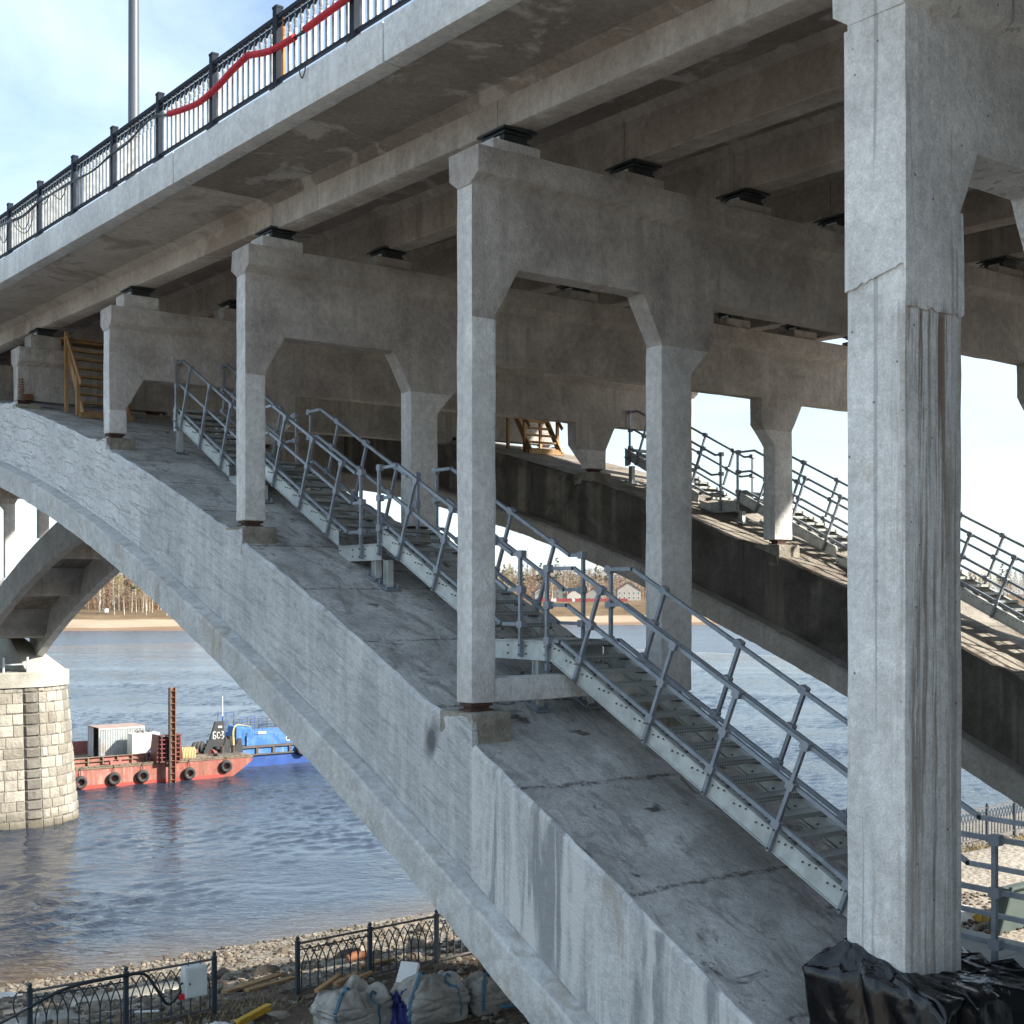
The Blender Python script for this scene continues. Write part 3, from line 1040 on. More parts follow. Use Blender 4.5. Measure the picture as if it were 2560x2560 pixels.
def make_frame(yf, t, zb, zc, label, big=False, wall=False, mat='plaster', detail=True, bearings=True):
    root = thing('portal_frame', label, 'portal frame', (0, 0, 0), 'concrete portal frames standing on the arch ribs')
    zs = zc - (1.70 if big else 1.57)
    if wall:
        left = [(10.25, zc - 0.30), (10.25, zb), (14.41, zb), (14.41, zs - 0.05), (14.89, zs - 0.05)]
    else:
        left = half_profile(zb, zs, zc - 0.30, big)
    poly = left + [(mir(x), z) for x, z in reversed(left)]
    mb = MB()
    mb.prism(poly, 'y', yf, yf + t)
    o = mb.obj('frame', mat, root)
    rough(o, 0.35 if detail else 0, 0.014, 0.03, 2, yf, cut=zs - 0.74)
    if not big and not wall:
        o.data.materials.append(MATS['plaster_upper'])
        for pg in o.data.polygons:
            if pg.center.z > zs - 0.74 and not (pg.normal.x < -0.7 and pg.center.x < 10.4):  # outer face keeps the paler plaster, its sky light put into the colour
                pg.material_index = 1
    p = 0.17
    y0, y1 = yf - p, yf + t + p
    prof = [(yf + 0.02, zc - 0.50), (yf + 0.02, zc - 0.49), (y0, zc - 0.36), (y0, zc), (y1, zc), (y1, zc - 0.36), (yf + t - 0.02, zc - 0.49), (yf + t - 0.02, zc - 0.50)]
    mb = MB()
    mb.prism(prof, 'x', 10.24, mir(10.24))
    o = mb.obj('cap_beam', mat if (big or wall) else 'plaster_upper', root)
    rough(o, 0.45 if detail else 0, 0.014, 0.035, 2, yf + 3)
    if bearings:
        zg = 6.61 + 0.0257 * (yf + t / 2 - 18.9) if yf < 21 else 6.78 + grade(yf + t / 2)
        if 21 < yf < 23:
            zg -= 0.04
        yc = yf + t / 2
        for k in range(8):
            xc = 10.98 + k * 2.377
            mb = MB()
            zp = max(zc + 0.04, zg - 0.20)
            mb.box(xc - 0.42, xc + 0.42, yf - 0.06, yf + t + 0.06, zc - 0.03, zp)
            pl = rough(mb.obj('plinth', 'plaster_upper' if k else mat, root), 0, 0, 0.02, 1)
            hb = zg - zp
            mb = MB()
            mb.box(xc - 0.22, xc + 0.22, yc - 0.23, yc + 0.23, zp, zp + 0.03)
            mb.box(xc - 0.20, xc + 0.20, yc - 0.21, yc + 0.21, zp + 0.03, zg + 0.01)
            mb.box(xc - 0.24, xc + 0.24, yc - 0.27, yc + 0.27, zg - 0.10, zg - 0.07)
            mb.box(xc - 0.29, xc + 0.29, yc - 0.33, yc + 0.33, zg - 0.055, zg - 0.025)
            b = mb.obj('bearing', 'bearing', root)
            mb = MB()
            mb.box(xc - 0.225, xc - 0.165, yc - 0.12, yc + 0.10, zp + 0.035, zp + 0.085)
            mb.obj('shim', 'bearing_white', b)
    return root


F1 = make_frame(7.72, 0.69, -5.45, 6.03, 'nearest and largest concrete frame, its column streaked brown and wrapped in black plastic', True, mat='column_streaked')
F2 = make_frame(14.83, 0.37, -1.49, 6.12, 'concrete frame with a low tie beam joining its column feet beside the stair landing')
F3 = make_frame(22.03, 0.38, 1.35, 6.31, 'concrete frame third from the camera, standing where the paler deck soffit begins')
F4 = make_frame(29.1, 0.38, 3.63, 6.46, 'short legged concrete frame at the head of the steel stair')
F5 = make_frame(36.1, 0.42, 5.20, 6.60, 'low stained concrete wall frame behind the wooden steps near the crown', wall=True, mat='plaster_old')
for i, yy in enumerate((80.9, 88.0)):
    make_frame(yy, 0.4, zt(yy) + 0.1, 6.31 + grade(yy), ['concrete frame on the far descending half of the arch, farther from the pier', 'concrete frame on the far descending half of the arch, just above the stone pier'][i], detail=False, bearings=False)

for k, yy in enumerate((43.3, 50.4, 57.5, 64.6)):
    mb = MB()
    mb.box(14.46, mir(14.46), yy, yy + 0.4, 4.1 if k < 3 else 5.0, 6.9 + grade(yy))
    for x0 in (10.3, mir(14.4)):
        mb.box(x0, x0 + 4.1, yy + 0.01, yy + 0.39, zt(yy) - 0.1, 6.7 + grade(yy))
    tag(mb.obj('crown_wall', 'plaster_old', None), ['first', 'second', 'third', 'fourth'][k] + ' concrete cross wall joining the ribs near the crown under the deck', 'cross wall', 'cross walls joining the ribs near the crown')

# tie beam of the second frame, on both ribs
for fl in (0, 1):
    mb = MB()
    a, b = (10.67, 13.77) if not fl else (mir(13.77), mir(10.67))
    mb.box(a - 0.03, b + 0.03, 14.845, 15.185, -1.49, -1.15)
    rough(mb.obj('tie_beam', 'plaster', F2), 0.35, 0.014, 0.03, 2, 5.0)

# seats and rusty plates under every column
for fr, yf, zb in ((F2, 14.83, -1.49), (F3, 22.03, 1.35), (F4, 29.1, 3.63), (F5, 36.1, 5.20)):
    for x0, x1 in ((10.13, 10.80), (13.70, 14.44), (mir(14.44), mir(13.70)), (mir(10.80), mir(10.13))):
        mb = MB()
        y0, y1 = yf - 0.17, yf + 0.62
        zt_ = zb - 0.12
        zlo = zt(y0) - 0.25
        mb.prism([(y0, zlo), (y0, zt_ - 0.015), (y0 + 0.05, zt_), (y1, zt_), (y1, zlo)], 'x', x0, x1)
        rough(mb.obj('seat_block', 'pad', fr), 0.2, 0.018, 0.025, 2, yf + x0)
        mb = MB()
        xm = (x0 + x1) / 2 + (0.0 if x0 > 11 else 0.0)
        mb.box(xm - 0.22, xm + 0.16, yf + 0.03, yf + 0.31, zt_ - 0.01, zt_ + 0.035)
        mb.box(xm - 0.16, xm + 0.12, yf + 0.06, yf + 0.28, zt_ + 0.035, zt_ + 0.075)
        mb.box(xm - 0.20, xm + 0.16, yf + 0.04, yf + 0.31, zt_ + 0.075, zb + 0.02)
        mb.obj('hinge_plate', 'rust_dark', fr)

# exposed reinforcement and broken corner at the foot of the fifth frame
mb = MB()
for k in range(9):
    x = 10.27 + 0.02 * math.sin(k * 2.1)
    mb.tube([(x, 36.08, 5.24 + k * 0.06), (x + 0.13, 36.06, 5.26 + k * 0.06 + 0.02 * math.sin(k))], 0.012, 5)
mb.tube([(10.36, 36.05, 5.2), (10.38, 36.03, 5.5), (10.33, 36.04, 5.78)], 0.012, 5)
mb.box(10.42, 10.62, 35.98, 36.14, 5.20, 5.36)
mb.obj('exposed_steel', 'rust', F5)

# thick repair coat on the upper half of the nearest column
mb = MB()
e = 0.025
ring = []
N = 14
z_of = lambda k, face: (2.94 + 0.16 * k / N + 0.04 * noise.noise(Vector((k * 0.9, face, 0)))) if face == 0 else (2.70 + 0.05 * noise.noise(Vector((k * 0.9, face, 5))))
pts = [(10.25 - e, 8.41 - 0.69 * k / N, z_of(k, 0)) for k in range(N + 1)]
pts += [(10.25 - e + (0.88 + e) * k / N, 7.72 - e, z_of(k, 1)) for k in range(N + 1)]
ztop = [3.66] * len(pts)
for rowz in range(9):
    for (x, y, z) in pts:
        zz = z + (5.50 - z) * rowz / 8 if x < 10.3 else z + (3.72 - z) * rowz / 8
        w = 0.008 * noise.noise(Vector((x * 3, y * 3, zz * 3))) + 0.05 * (rowz / 8) ** 3
        mb.v.append((x + w, y + w, zz))
L = len(pts)
for j in range(8):
    for i in range(L - 1):
        mb.f.append((j * L + i, j * L + i + 1, (j + 1) * L + i + 1, (j + 1) * L + i))
# lip underneath
for (x, y, z) in pts:
    mb.v.append((min(x + 0.05, 11.2) if x < 10.3 else x, y if x < 10.3 else y + 0.05, z))
o = 9 * L
for i in range(L - 1):
    mb.f.append((i, o + i, o + i + 1, i + 1))
mb.mi = [0] * len(mb.f)
mb.obj('repair_coat', 'column_streaked', F1, 55)

# ------------------------------------------------------------------ deck
deck = thing('bridge_deck', 'concrete road deck overhead with projecting edge and beams along its underside', 'bridge deck')
Y0, Y1 = -8.0, 118.0
joints = [Y0, 0.85, 7.98, 15.03, 22.20, 29.36, 36.45, 43.6, 57.8, 72, 86.2, 100.4, Y1]
FX = 8.96


def zsof(Y):
    return 7.233 + grade(Y)


def zgb(Y):
    return 6.61 + 0.0257 * (Y - 18.9) if Y < 22.15 else 6.78 + grade(Y)


def skewbox(x0, x1, y0, y1, zl, zh, name, mats, parent, r=None):
    mb = MB()
    vs = [(x, y, f(y)) for f in (zl, zh) for y in (y0, y1) for x in (x0, x1)]
    mb.add(vs, [(0, 2, 3, 1), (4, 5, 7, 6), (0, 1, 5, 4), (2, 6, 7, 3), (0, 4, 6, 2), (1, 3, 7, 5)])
    o = mb.obj(name, mats, parent)
    if r:
        rough(o, *r)
    return o


for side in (0, 1):
    for a, b in zip(joints, joints[1:]):
        x0, x1 = (FX, FX + 0.30) if side == 0 else (mir(FX + 0.30), mir(FX))
        skewbox(x0, x1, a + 0.012, b - 0.012, lambda y: zsof(y) - 0.0, lambda y: zsof(y) + 0.57, 'edge_beam', 'fascia', deck, (0.35, 0.008, 0.022, 2, a) if (side == 0 and 5 < a < 40) else None)
for a, b in zip(joints, joints[1:]):
    new = a > 22
    # overhanging slab, set back a drip groove behind the edge beam
    for side in (0, 1):
        mb = MB()
        for y in (a, b):
            for x, z in ((FX + 0.305, zsof(y) + 0.03), (10.62, zsof(y) + 0.02), (10.86, zsof(y) - 0.10), (10.86, zsof(y) + 0.45), (FX + 0.305, zsof(y) + 0.45)):
                mb.v.append((x if side == 0 else mir(x), y, z))
        mb.add([], [])
        fs = [(i, (i + 1) % 5, 5 + (i + 1) % 5, 5 + i) for i in range(5)] + [(4, 3, 2, 1, 0), (5, 6, 7, 8, 9)]
        mb.f += fs
        mb.mi += [0] * len(fs)
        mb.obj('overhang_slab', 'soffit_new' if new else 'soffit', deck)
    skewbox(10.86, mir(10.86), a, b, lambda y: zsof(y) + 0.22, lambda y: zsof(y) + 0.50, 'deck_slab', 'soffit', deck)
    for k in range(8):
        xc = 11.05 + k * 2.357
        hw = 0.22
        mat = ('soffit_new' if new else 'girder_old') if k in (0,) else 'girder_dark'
        yb = b - 0.006
        mb = MB()
        bot = (lambda y: 6.61 + 0.0257 * (y - 18.9)) if b < 22.5 else (lambda y: 6.78 + grade(y))
        for y in (a + 0.006, yb):
            for x, z in ((xc - hw, bot(y) + 0.015), (xc - hw + 0.02, bot(y)), (xc + hw - 0.02, bot(y)), (xc + hw, bot(y) + 0.015), (xc + hw, zsof(y) + 0.10), (xc + hw + 0.14, zsof(y) + 0.23), (xc - hw - (0.14 if k else 0.0), zsof(y) + 0.23), (xc - hw, zsof(y) + 0.10)):
                mb.v.append((x, y, z))
        fs = [(i, (i + 1) % 8, 8 + (i + 1) % 8, 8 + i) for i in range(8)] + [tuple(reversed(range(8))), tuple(range(8, 16))]
        mb.f += fs
        mb.mi += [0] * len(fs)
        o = mb.obj('girder', mat, deck)
        if k == 0 and 0 < a < 40:
            rough(o, 0.4, 0.008, 0, 2, a)
skewbox(FX + 0.30, mir(FX + 0.30), Y0, Y1, lambda y: zsof(y) + 0.50, lambda y: zsof(y) + 0.62, 'road_surface', 'slab', deck)

# abutment wall at the land end, with the added light-blocking slope behind it
mb = MB()
mb.box(9.2, mir(9.2), -9.0, 3.6, -9.5, 6.55)
rough(mb.obj('abutment', 'plaster_old', None), 0, 0, 0.05, 1)
ab = bpy.data.objects['abutment']
tag(ab, 'massive concrete abutment block carrying the land end of the deck', 'abutment')

# ------------------------------------------------------------------ deck railing
RX = 9.06
rail = thing('deck_railing', 'ornate dark cast metal railing along the deck edge', 'railing', (0, 0, 0))


def zr(Y):
    return 7.805 + 0.0279 * (Y - 22.2)


post_y = [13.567 + 2.373 * k for k in range(-2, 13)]
mb = MB()
mb.box(-0.055, 0.055, -0.065, 0.065, 0, 1.24)
mb.box(-0.062, 0.062, -0.072, 0.072, 1.24, 1.275)
mb.box(-0.09, 0.09, -0.10, 0.10, 0, 0.02)
post_me = mb.mesh('post', 'black_paint')
mb = MB()
prof = [(0.020, 0.0), (0.026, 0.02), (0.022, 0.06), (0.022, 0.62), (0.030, 0.635), (0.020, 0.65), (0.032, 0.70), (0.036, 0.74), (0.024, 0.76), (0.028, 0.775), (0.018, 0.79), (0.016, 0.90)]
mb.lathe(prof, n=8)
mb.box(-0.020, 0.020, -0.034, 0.034, 0.015, 0.60)
bal_me = mb.mesh('baluster', 'baluster', 40)
bal_rust = mb.mesh('baluster', 'baluster_rust', 40)
sp = 2.373 / 12
mb = MB()
arc = [(0, sp / 2 * math.cos(t), 0.80 + 0.11 * math.sin(t)) for t in [math.pi * i / 8 for i in range(9)]]
mb.tube(arc, 0.017, 6)
mb.tube([(0, 0, 0.905), (0, 0.02, 0.93), (0, 0, 0.955), (0, -0.02, 0.93), (0, 0, 0.905)], 0.012, 5)
arch_me = mb.mesh('arch_ornament', 'black_paint', 50)
sl_ = 0.0279
for i, py in enumerate(post_y):
    link('post', post_me, rail, (RX, py, zr(py)))
    if i == len(post_y) - 1:
        break
    for nm, dz, w, h in (('top_rail', 1.10, 0.075, 0.065), ('under_rail', 0.985 + 0.01, 0.03, 0.03), ('bottom_rail', 0.135, 0.05, 0.05)):
        mb = MB()
        mb.beam((RX, py + 0.066, zr(py + 0.066) + dz), (RX, py + 2.373 - 0.066, zr(py + 2.307) + dz), w, h)
        mb.obj(nm, 'black_paint', rail)
    for k in range(1, 12):
        y = py + k * sp
        link('baluster', bal_rust if (abs(py - 15.94) < 0.1 and k == 11) else bal_me, rail, (RX, y, zr(y) + 0.135 + 0.02))
    for k in range(0, 12):
        y = py + (k + 0.5) * sp
        link('arch_ornament', arch_me, rail, (RX, y, zr(y) + 0.06))

# lamp column behind the railing
mb = MB()
mb.lathe([(0.16, 0), (0.16, 0.9), (0.115, 1.0), (0.102, 6.0), (0.085, 10.0)], n=20)
lp = thing('lamp_post', 'tall plain dark steel lamp column rising behind the deck railing', 'lamp post', (9.85, 26.5, zr(26.5)))
mb.obj('column', 'lamp_paint', lp, 40)
mb = MB()
mb.tube([(0, 0, 9.9), (0.6, 0, 10.3), (2.0, 0, 10.5)], 0.04, 8)
mb.box(1.9, 2.6, -0.15, 0.15, 10.44, 10.56)
mb.obj('arm', 'lamp_paint', lp, 40)


# cables and foam sleeves tied along the outside of the railing
def on_rail(pts):
    """(y, height above deck edge)"""
    return [(RX - 0.10 - 0.02 * math.sin(y * 2.0), y, zr(y) + h) for y, h in pts]


def spline(pts, n=8):
    P = [Vector(p) for p in pts]
    out = []
    for i in range(len(P) - 1):
        p0, p1, p2, p3 = P[max(i - 1, 0)], P[i], P[i + 1], P[min(i + 2, len(P) - 1)]
        for k in range(n):
            t = k / n
            out.append(0.5 * ((2 * p1) + (p2 - p0) * t + (2 * p0 - 5 * p1 + 4 * p2 - p3) * t * t + (3 * p1 - p0 - 3 * p2 + p3) * t ** 3))
    return out + [P[-1]]


mb = MB()
for off in (0.0, 0.035):
    pts = [(33.4, 0.85), (32.25, 0.77), (31.16, 0.70), (29.91, 0.76), (27.91, 0.69), (26.36, 0.61), (25.28, 0.67), (24.38, 0.72), (23.64, 0.84), (22.93, 0.79), (22.35, 0.69), (21.7, 0.61), (21.07, 0.56), (20.31, 0.59), (19.75, 0.67), (19.13, 0.75), (18.4, 0.61), (17.58, 0.56), (17.22, 0.56), (16.68, 0.56), (16.02, 0.58), (14.5, 0.66), (12.0, 0.6)]
    pts = [(a, b + off * math.sin(a * 5)) for a, b in pts]
    mb.tube(spline(on_rail(pts), 5), 0.018, 6)
for c in ([(31.9, 0.72), (31.66, 0.50), (31.2, 0.30), (30.84, 0.27), (30.5, 0.45), (30.45, 0.74)], [(31.6, 0.7), (31.3, 0.42), (30.9, 0.40), (30.7, 0.72)], [(29.0, 0.72), (28.74, 0.62), (28.45, 0.48), (28.2, 0.55), (28.04, 0.70)], [(33.2, 0.8), (32.9, 0.45), (32.5, 0.35), (32.1, 0.76)], [(29.9, 0.76), (29.5, 0.6), (29.2, 0.68), (28.9, 0.72)]):
    mb.tube(spline(on_rail(c), 6), 0.010, 5)
tag(mb.obj('power_cable', 'cable', None, 60), 'black power cables looped along the outside of the deck railing', 'cable')


def sleeve(pts, label):
    mb = MB()
    mb.tube(spline(on_rail(pts), 7), 0.052, 10)
    tag(mb.obj('foam_sleeve', 'red_foam', None, 60), label, 'foam sleeve', 'red foam sleeves on the railing cable')


sleeve([(22.35, 0.69), (21.7, 0.61), (21.07, 0.56), (20.31, 0.59), (19.75, 0.67), (19.13, 0.755)], 'red foam sleeve on the railing cable, lowest of the three')
sleeve([(19.11, 0.75), (18.4, 0.61), (17.58, 0.56)], 'short middle red foam sleeve crossing a post of the railing')
sleeve([(17.22, 0.56), (16.68, 0.56), (16.02, 0.58), (15.2, 0.63)], 'red foam sleeve on the railing cable nearest the top edge of the view')
mb = MB()
mb.tube(spline([(FX - 0.02, 17.0, zr(17) + 0.035), (FX - 0.03, 17.14, zr(17.1) + 0.02), (FX - 0.04, 17.16, zr(17.1) - 0.08), (FX - 0.05, 17.22, zr(17.2) - 0.16), (FX - 0.05, 17.29, zr(17.3) - 0.08), (FX - 0.05, 17.30, zr(17.3) - 0.03)], 6), 0.010, 6)
tag(mb.obj('wire_hook', 'rust_dark', None, 60), 'small bent wire hook hanging over the deck edge', 'hook')

# ------------------------------------------------------------------ steel stair on the rib
def octbox(w, h, d, c):
    """clamp block: box with cut corners, facing x"""
    k = 0.25
    poly = [(-w, -h * (1 - k)), (-w * (1 - k), -h), (w * (1 - k), -h), (w, -h * (1 - k)), (w, h * (1 - k)), (w * (1 - k), h), (-w * (1 - k), h), (-w, h * (1 - k))]
    return MB().prism(poly, 'x', -d, d)


clamp_flat = octbox(0.062, 0.055, 0.048, 0).mesh('clamp', 'galv_clamp')
mbs = octbox(0.062, 0.055, 0.048, 0)
rot = Matrix.Rotation(math.atan(0.49), 4, 'X')
mbs.v = [tuple(rot @ Vector(p)) for p in mbs.v]
clamp_slope = mbs.mesh('clamp', 'galv_clamp')
mb = MB()
mb.box(-0.47, 0.47, -0.14, 0.14, -0.022, 0.0)
tread_me = None

XN, XF = 11.84, 12.87
FLIGHTS = [  # upper kink (y, top rail z), lower kink (y, z), post positions
    (28.74, 5.35, 25.58, 3.80, (28.20, 27.14, 26.03)),
    (24.15, 3.80, 20.78, 2.18, (23.49, 22.37, 21.25)),
    (19.35, 2.22, 16.03, 0.61, (18.71, 17.62, 16.48)),
    (14.58, 0.38, 8.80, -2.47, (13.94, 12.48, 11.36, 10.27, 9.20)),
]
OFFS = [(0.0, 0.0, 0.0), (0.225, -0.49, 0.53), (0.45, -0.97, 1.05)]


def make_stair(label, FLIGHTS, legs, dual):
    root = thing('steel_stair', label, 'steel stair', (0, 0, 0), 'steel stairs climbing the arch ribs')
    bolts = MB()

    def bolt(x, y, z, s):
        bolts.cyl((x, y, z), (x + 0.022 * s, y, z), 0.014, 0.012, 6)

    def sq(p, q, name='rail', w=0.05, mat='galv_dark'):
        mb = MB()
        mb.beam(p, q, w, w)
        return mb.obj(name, mat, root)

    def rail_path(pts):
        mb = MB()
        for p, q in zip(pts, pts[1:]):
            mb.beam(p, q, 0.048, 0.052)
        for p in pts[1:-1]:
            mb.box(p[0] - 0.024, p[0] + 0.024, p[1] - 0.024, p[1] + 0.024, p[2] - 0.025, p[2] + 0.025)
        return mb.obj('hand_rail', 'galv_dark', root)

    nfl = len(FLIGHTS)
    for fi, (yu, zu, yl, zl, posts) in enumerate(FLIGHTS):
        m = (zu - zl) / (yu - yl)
        up_post = yu + (0.28 if fi == 0 else 0.55)
        lo_post = yl - (0.25 if fi < 3 else 1.0)
        for side, X in ((-1, XN), (1, XF)):
            dys = 0.0 if side < 0 else -0.10
            for dy, dz, hk in OFFS:
                ku = yu + dys + dy + (-hk - dz) / m
                kl = yl + dys + dy + (-hk - dz) / m
                rail_path([(X, up_post + dys, zu - hk), (X, ku, zu - hk), (X, kl, zl - hk), (X, (lo_post if fi < 3 else 5.2) + dys, zl - hk)])
            # leaning posts, square to the slope
            for y in posts:
                y += dys
                z = zu + m * (y - yu - dys)
                p = (X + side * 0.052, y - 0.012, z + 0.03)
                q = (X + side * 0.052, y + 0.575, z - 1.31)
                sq(p, q, 'post')
                for dy, dz, hk in OFFS:
                    link('clamp', clamp_slope, root, (X + side * 0.030, y + dy, z + dz))
                for t in (0.80, 0.97):
                    bolt(X + side * 0.08, y + 0.587 * t - 0.012, z + 0.03 - 1.34 * t, side)
            # upright posts at the landings
            for yp, zz in ((up_post, zu), (lo_post, zl)):
                yp += dys
                sq((X + side * 0.052, yp, zz + 0.03), (X + side * 0.052, yp, zz - 1.54), 'post')
                for dy, dz, hk in OFFS:
                    link('clamp', clamp_flat, root, (X + side * 0.030, yp, zz - hk))
                for t in (1.36, 1.50):
                    bolt(X + side * 0.08, yp, zz - t, side)
            # channel stringers: web with two flanges
            xs0 = X + side * 0.0
            ya, yb = yu + 0.55, yl + 0.65
            za, zb = zu + m * (ya - yu), zu + m * (yb - yu)
            mb = MB()
            w = 0.006
            def para(xa, xb, o0, o1):
                mb.prism([(ya, za - o0), (yb, zb - o0), (yb, zb - o1), (ya, za - o1)], 'x', xa, xb)
            para(xs0 - w, xs0 + w, 1.315, 1.575)
            fx0, fx1 = (xs0 + w, xs0 + side * 0.07) if side > 0 else (xs0 + side * 0.07, xs0 - w)
            fx0, fx1 = min(fx0, fx1), max(fx0, fx1)
            if side < 0:
                fx0, fx1 = xs0 - 0.028, xs0 + 0.05
            else:
                fx0, fx1 = xs0 - 0.05, xs0 + 0.028
            para(fx0, fx1, 1.30, 1.315)
            para(fx0, fx1, 1.575, 1.59)
            mb.obj('stringer', 'galv_light', root)
            # landing channel below the flight
            l0 = yb
            l1 = (FLIGHTS[fi + 1][0] + 0.55) if fi + 1 < nfl else 4.6
            zz = zl
            segs = [(l0, l1, zz)]
            if fi == 2 and dual:
                segs = [(l0, 15.16, zl), (15.16, l1, 0.38)]
            for s0, s1, zz in segs:
                mb = MB()
                mb.box(xs0 - w, xs0 + w, s1, s0, zz - 1.56, zz - 1.30)
                mb.box(fx0, fx1, s1, s0 , zz - 1.30, zz - 1.286)
                mb.box(fx0, fx1, s1, s0, zz - 1.574, zz - 1.56)
                mb.obj('landing_channel', 'galv_light', root)
                for k in range(4):
                    yy = s0 - 0.08 - (s0 - s1 - 0.16) * k / 3
                    bolt(xs0 + side * 0.006, yy, zz - 1.37, side)
                    bolt(xs0 + side * 0.006, yy, zz - 1.49, side)
            # top landing of the first flight
            if fi == 0:
                mb = MB()
                mb.box(xs0 - w, xs0 + w, 29.09, ya, zu - 1.56, zu - 1.30)
                mb.box(fx0, fx1, 29.09, ya, zu - 1.30, zu - 1.286)
                mb.obj('landing_channel', 'galv_light', root)
        # treads
        nt = int(round((yu - yl) / 0.366))
        for k in range(nt + 1):
            y = yu + 0.42 - 0.366 * k
            z = zu + m * (y - yu) - 1.27
            mb = MB()
            mb.box(XN + 0.05, XF - 0.05, y - 0.14, y + 0.14, z - 0.012, z)
            mb.box(XN + 0.05, XF - 0.05, y - 0.14, y - 0.13, z - 0.06, z - 0.012)
            mb.box(XN + 0.05, XF - 0.05, y + 0.13, y + 0.14, z - 0.06, z - 0.012)
            mb.obj('tread', 'grating', root)
            for xa in (XN + 0.012, XF - 0.062):
                mb = MB()
                mb.box(xa, xa + 0.05, y - 0.12, y + 0.10, z - 0.09, z - 0.0605)
                mb.obj('tread_bracket', 'bolt_steel', root)
            for side, X in ((-1, XN), (1, XF)):
                for d in (-0.1, 0.0, 0.1):
                    bolt(X + side * 0.006, y + d, z - 0.10 + 0.20 * d, side)
                bolt(X - side * 0.006, y + 0.03, z - 0.20, -side)
        # landing floor plates
        l0 = yl + 0.26
        l1 = (FLIGHTS[fi + 1][0] + 0.62) if fi + 1 < nfl else 4.6
        if fi == 2 and dual:
            mb = MB()
            mb.box(XN + 0.03, XF - 0.03, 15.16, l0, zl - 1.285, zl - 1.272)
            mb.obj('landing_plate', 'grating', root)
        elif fi == 3:
            for q in range(4):
                a = l0 - q * 1.12
                mb = MB()
                mb.box(XN + 0.03, XF - 0.03, max(a - 1.11, 4.6), a, zl - 1.285, zl - 1.272)
                mb.obj('landing_plate', 'grating', root)
            mb = MB()
            mb.box(XN - 0.006 - 0.02, XN + 0.0, 4.6, 8.9, zl - 1.84, zl - 1.578)
            mb.obj('landing_channel', 'galv_light', root)
        else:
            mb = MB()
            mb.box(XN + 0.03, XF - 0.03, l1, l0, zl - 1.285, zl - 1.272)
            mb.obj('landing_plate', 'grating', root)
    mb = MB()
    mb.box(XN + 0.03, XF - 0.03, 28.9, 29.4, 5.35 - 1.285, 5.35 - 1.272)
    mb.obj('landing_plate', 'grating', root)
    stuff(bolts.obj('bolt_heads', 'bolt_steel', root))
    # legs with base plates bolted to the rib
    for yl_, zl_ in legs:
        for X in (XN + 0.03, XF - 0.03):
            zg = zt(yl_)
            leg = MB()
            h = zl_ - 1.575
            leg.box(X - 0.005, X + 0.005, yl_ - 0.06, yl_ + 0.06, zg, h)
            leg.box(X - 0.06, X + 0.06, yl_ - 0.07, yl_ - 0.06, zg, h)
            leg.box(X - 0.06, X + 0.06, yl_ + 0.06, yl_ + 0.07, zg, h)
            lo = leg.obj('leg', 'galv_light', root)
            bp = MB()
            sl2 = 0.622 - 0.0116 * yl_
            bp.prism([(yl_ - 0.16, zg - 0.16 * sl2 + 0.0), (yl_ + 0.16, zg + 0.16 * sl2 + 0.0), (yl_ + 0.16, zg + 0.16 * sl2 + 0.022), (yl_ - 0.16, zg - 0.16 * sl2 + 0.022)], 'x', X - 0.15, X + 0.15)
            for dx in (-0.11, 0.11):
                for dy in (-0.12, 0.12):
                    zb_ = zg + dy * sl2 + 0.02
                    bp.cyl((X + dx, yl_ + dy, zb_), (X + dx, yl_ + dy, zb_ + 0.07), 0.011, None, 6)
                    bp.cyl((X + dx, yl_ + dy, zb_), (X + dx, yl_ + dy, zb_ + 0.025), 0.022, None, 6)
            bp.obj('base_plate', 'galv_dark', lo)
    return root


stair1 = make_stair('grey galvanised stair with handrails climbing the near rib between the frames', FLIGHTS, ((29.02, 5.35), (24.62, 3.80), (20.12, 2.18), (19.72, 2.18), (15.45, 0.61), (7.6, -2.47)), True)
FAR_FLIGHTS = FLIGHTS[:2] + [(19.35, 2.20, 12.75, -1.03, (18.71, 17.61, 16.51, 15.41, 14.31, 13.21)), (11.32, -1.03, 8.4, -2.46, (10.7, 9.6))]
stair2 = make_stair('dark silhouetted stair with handrails on the far rib against the sky', FAR_FLIGHTS, ((29.02, 5.35), (24.62, 3.80), (20.12, 2.18), (19.72, 2.18), (12.2, -1.03), (7.6, -2.46)), False)
stair2.location.x = mir(12.355) - 12.355


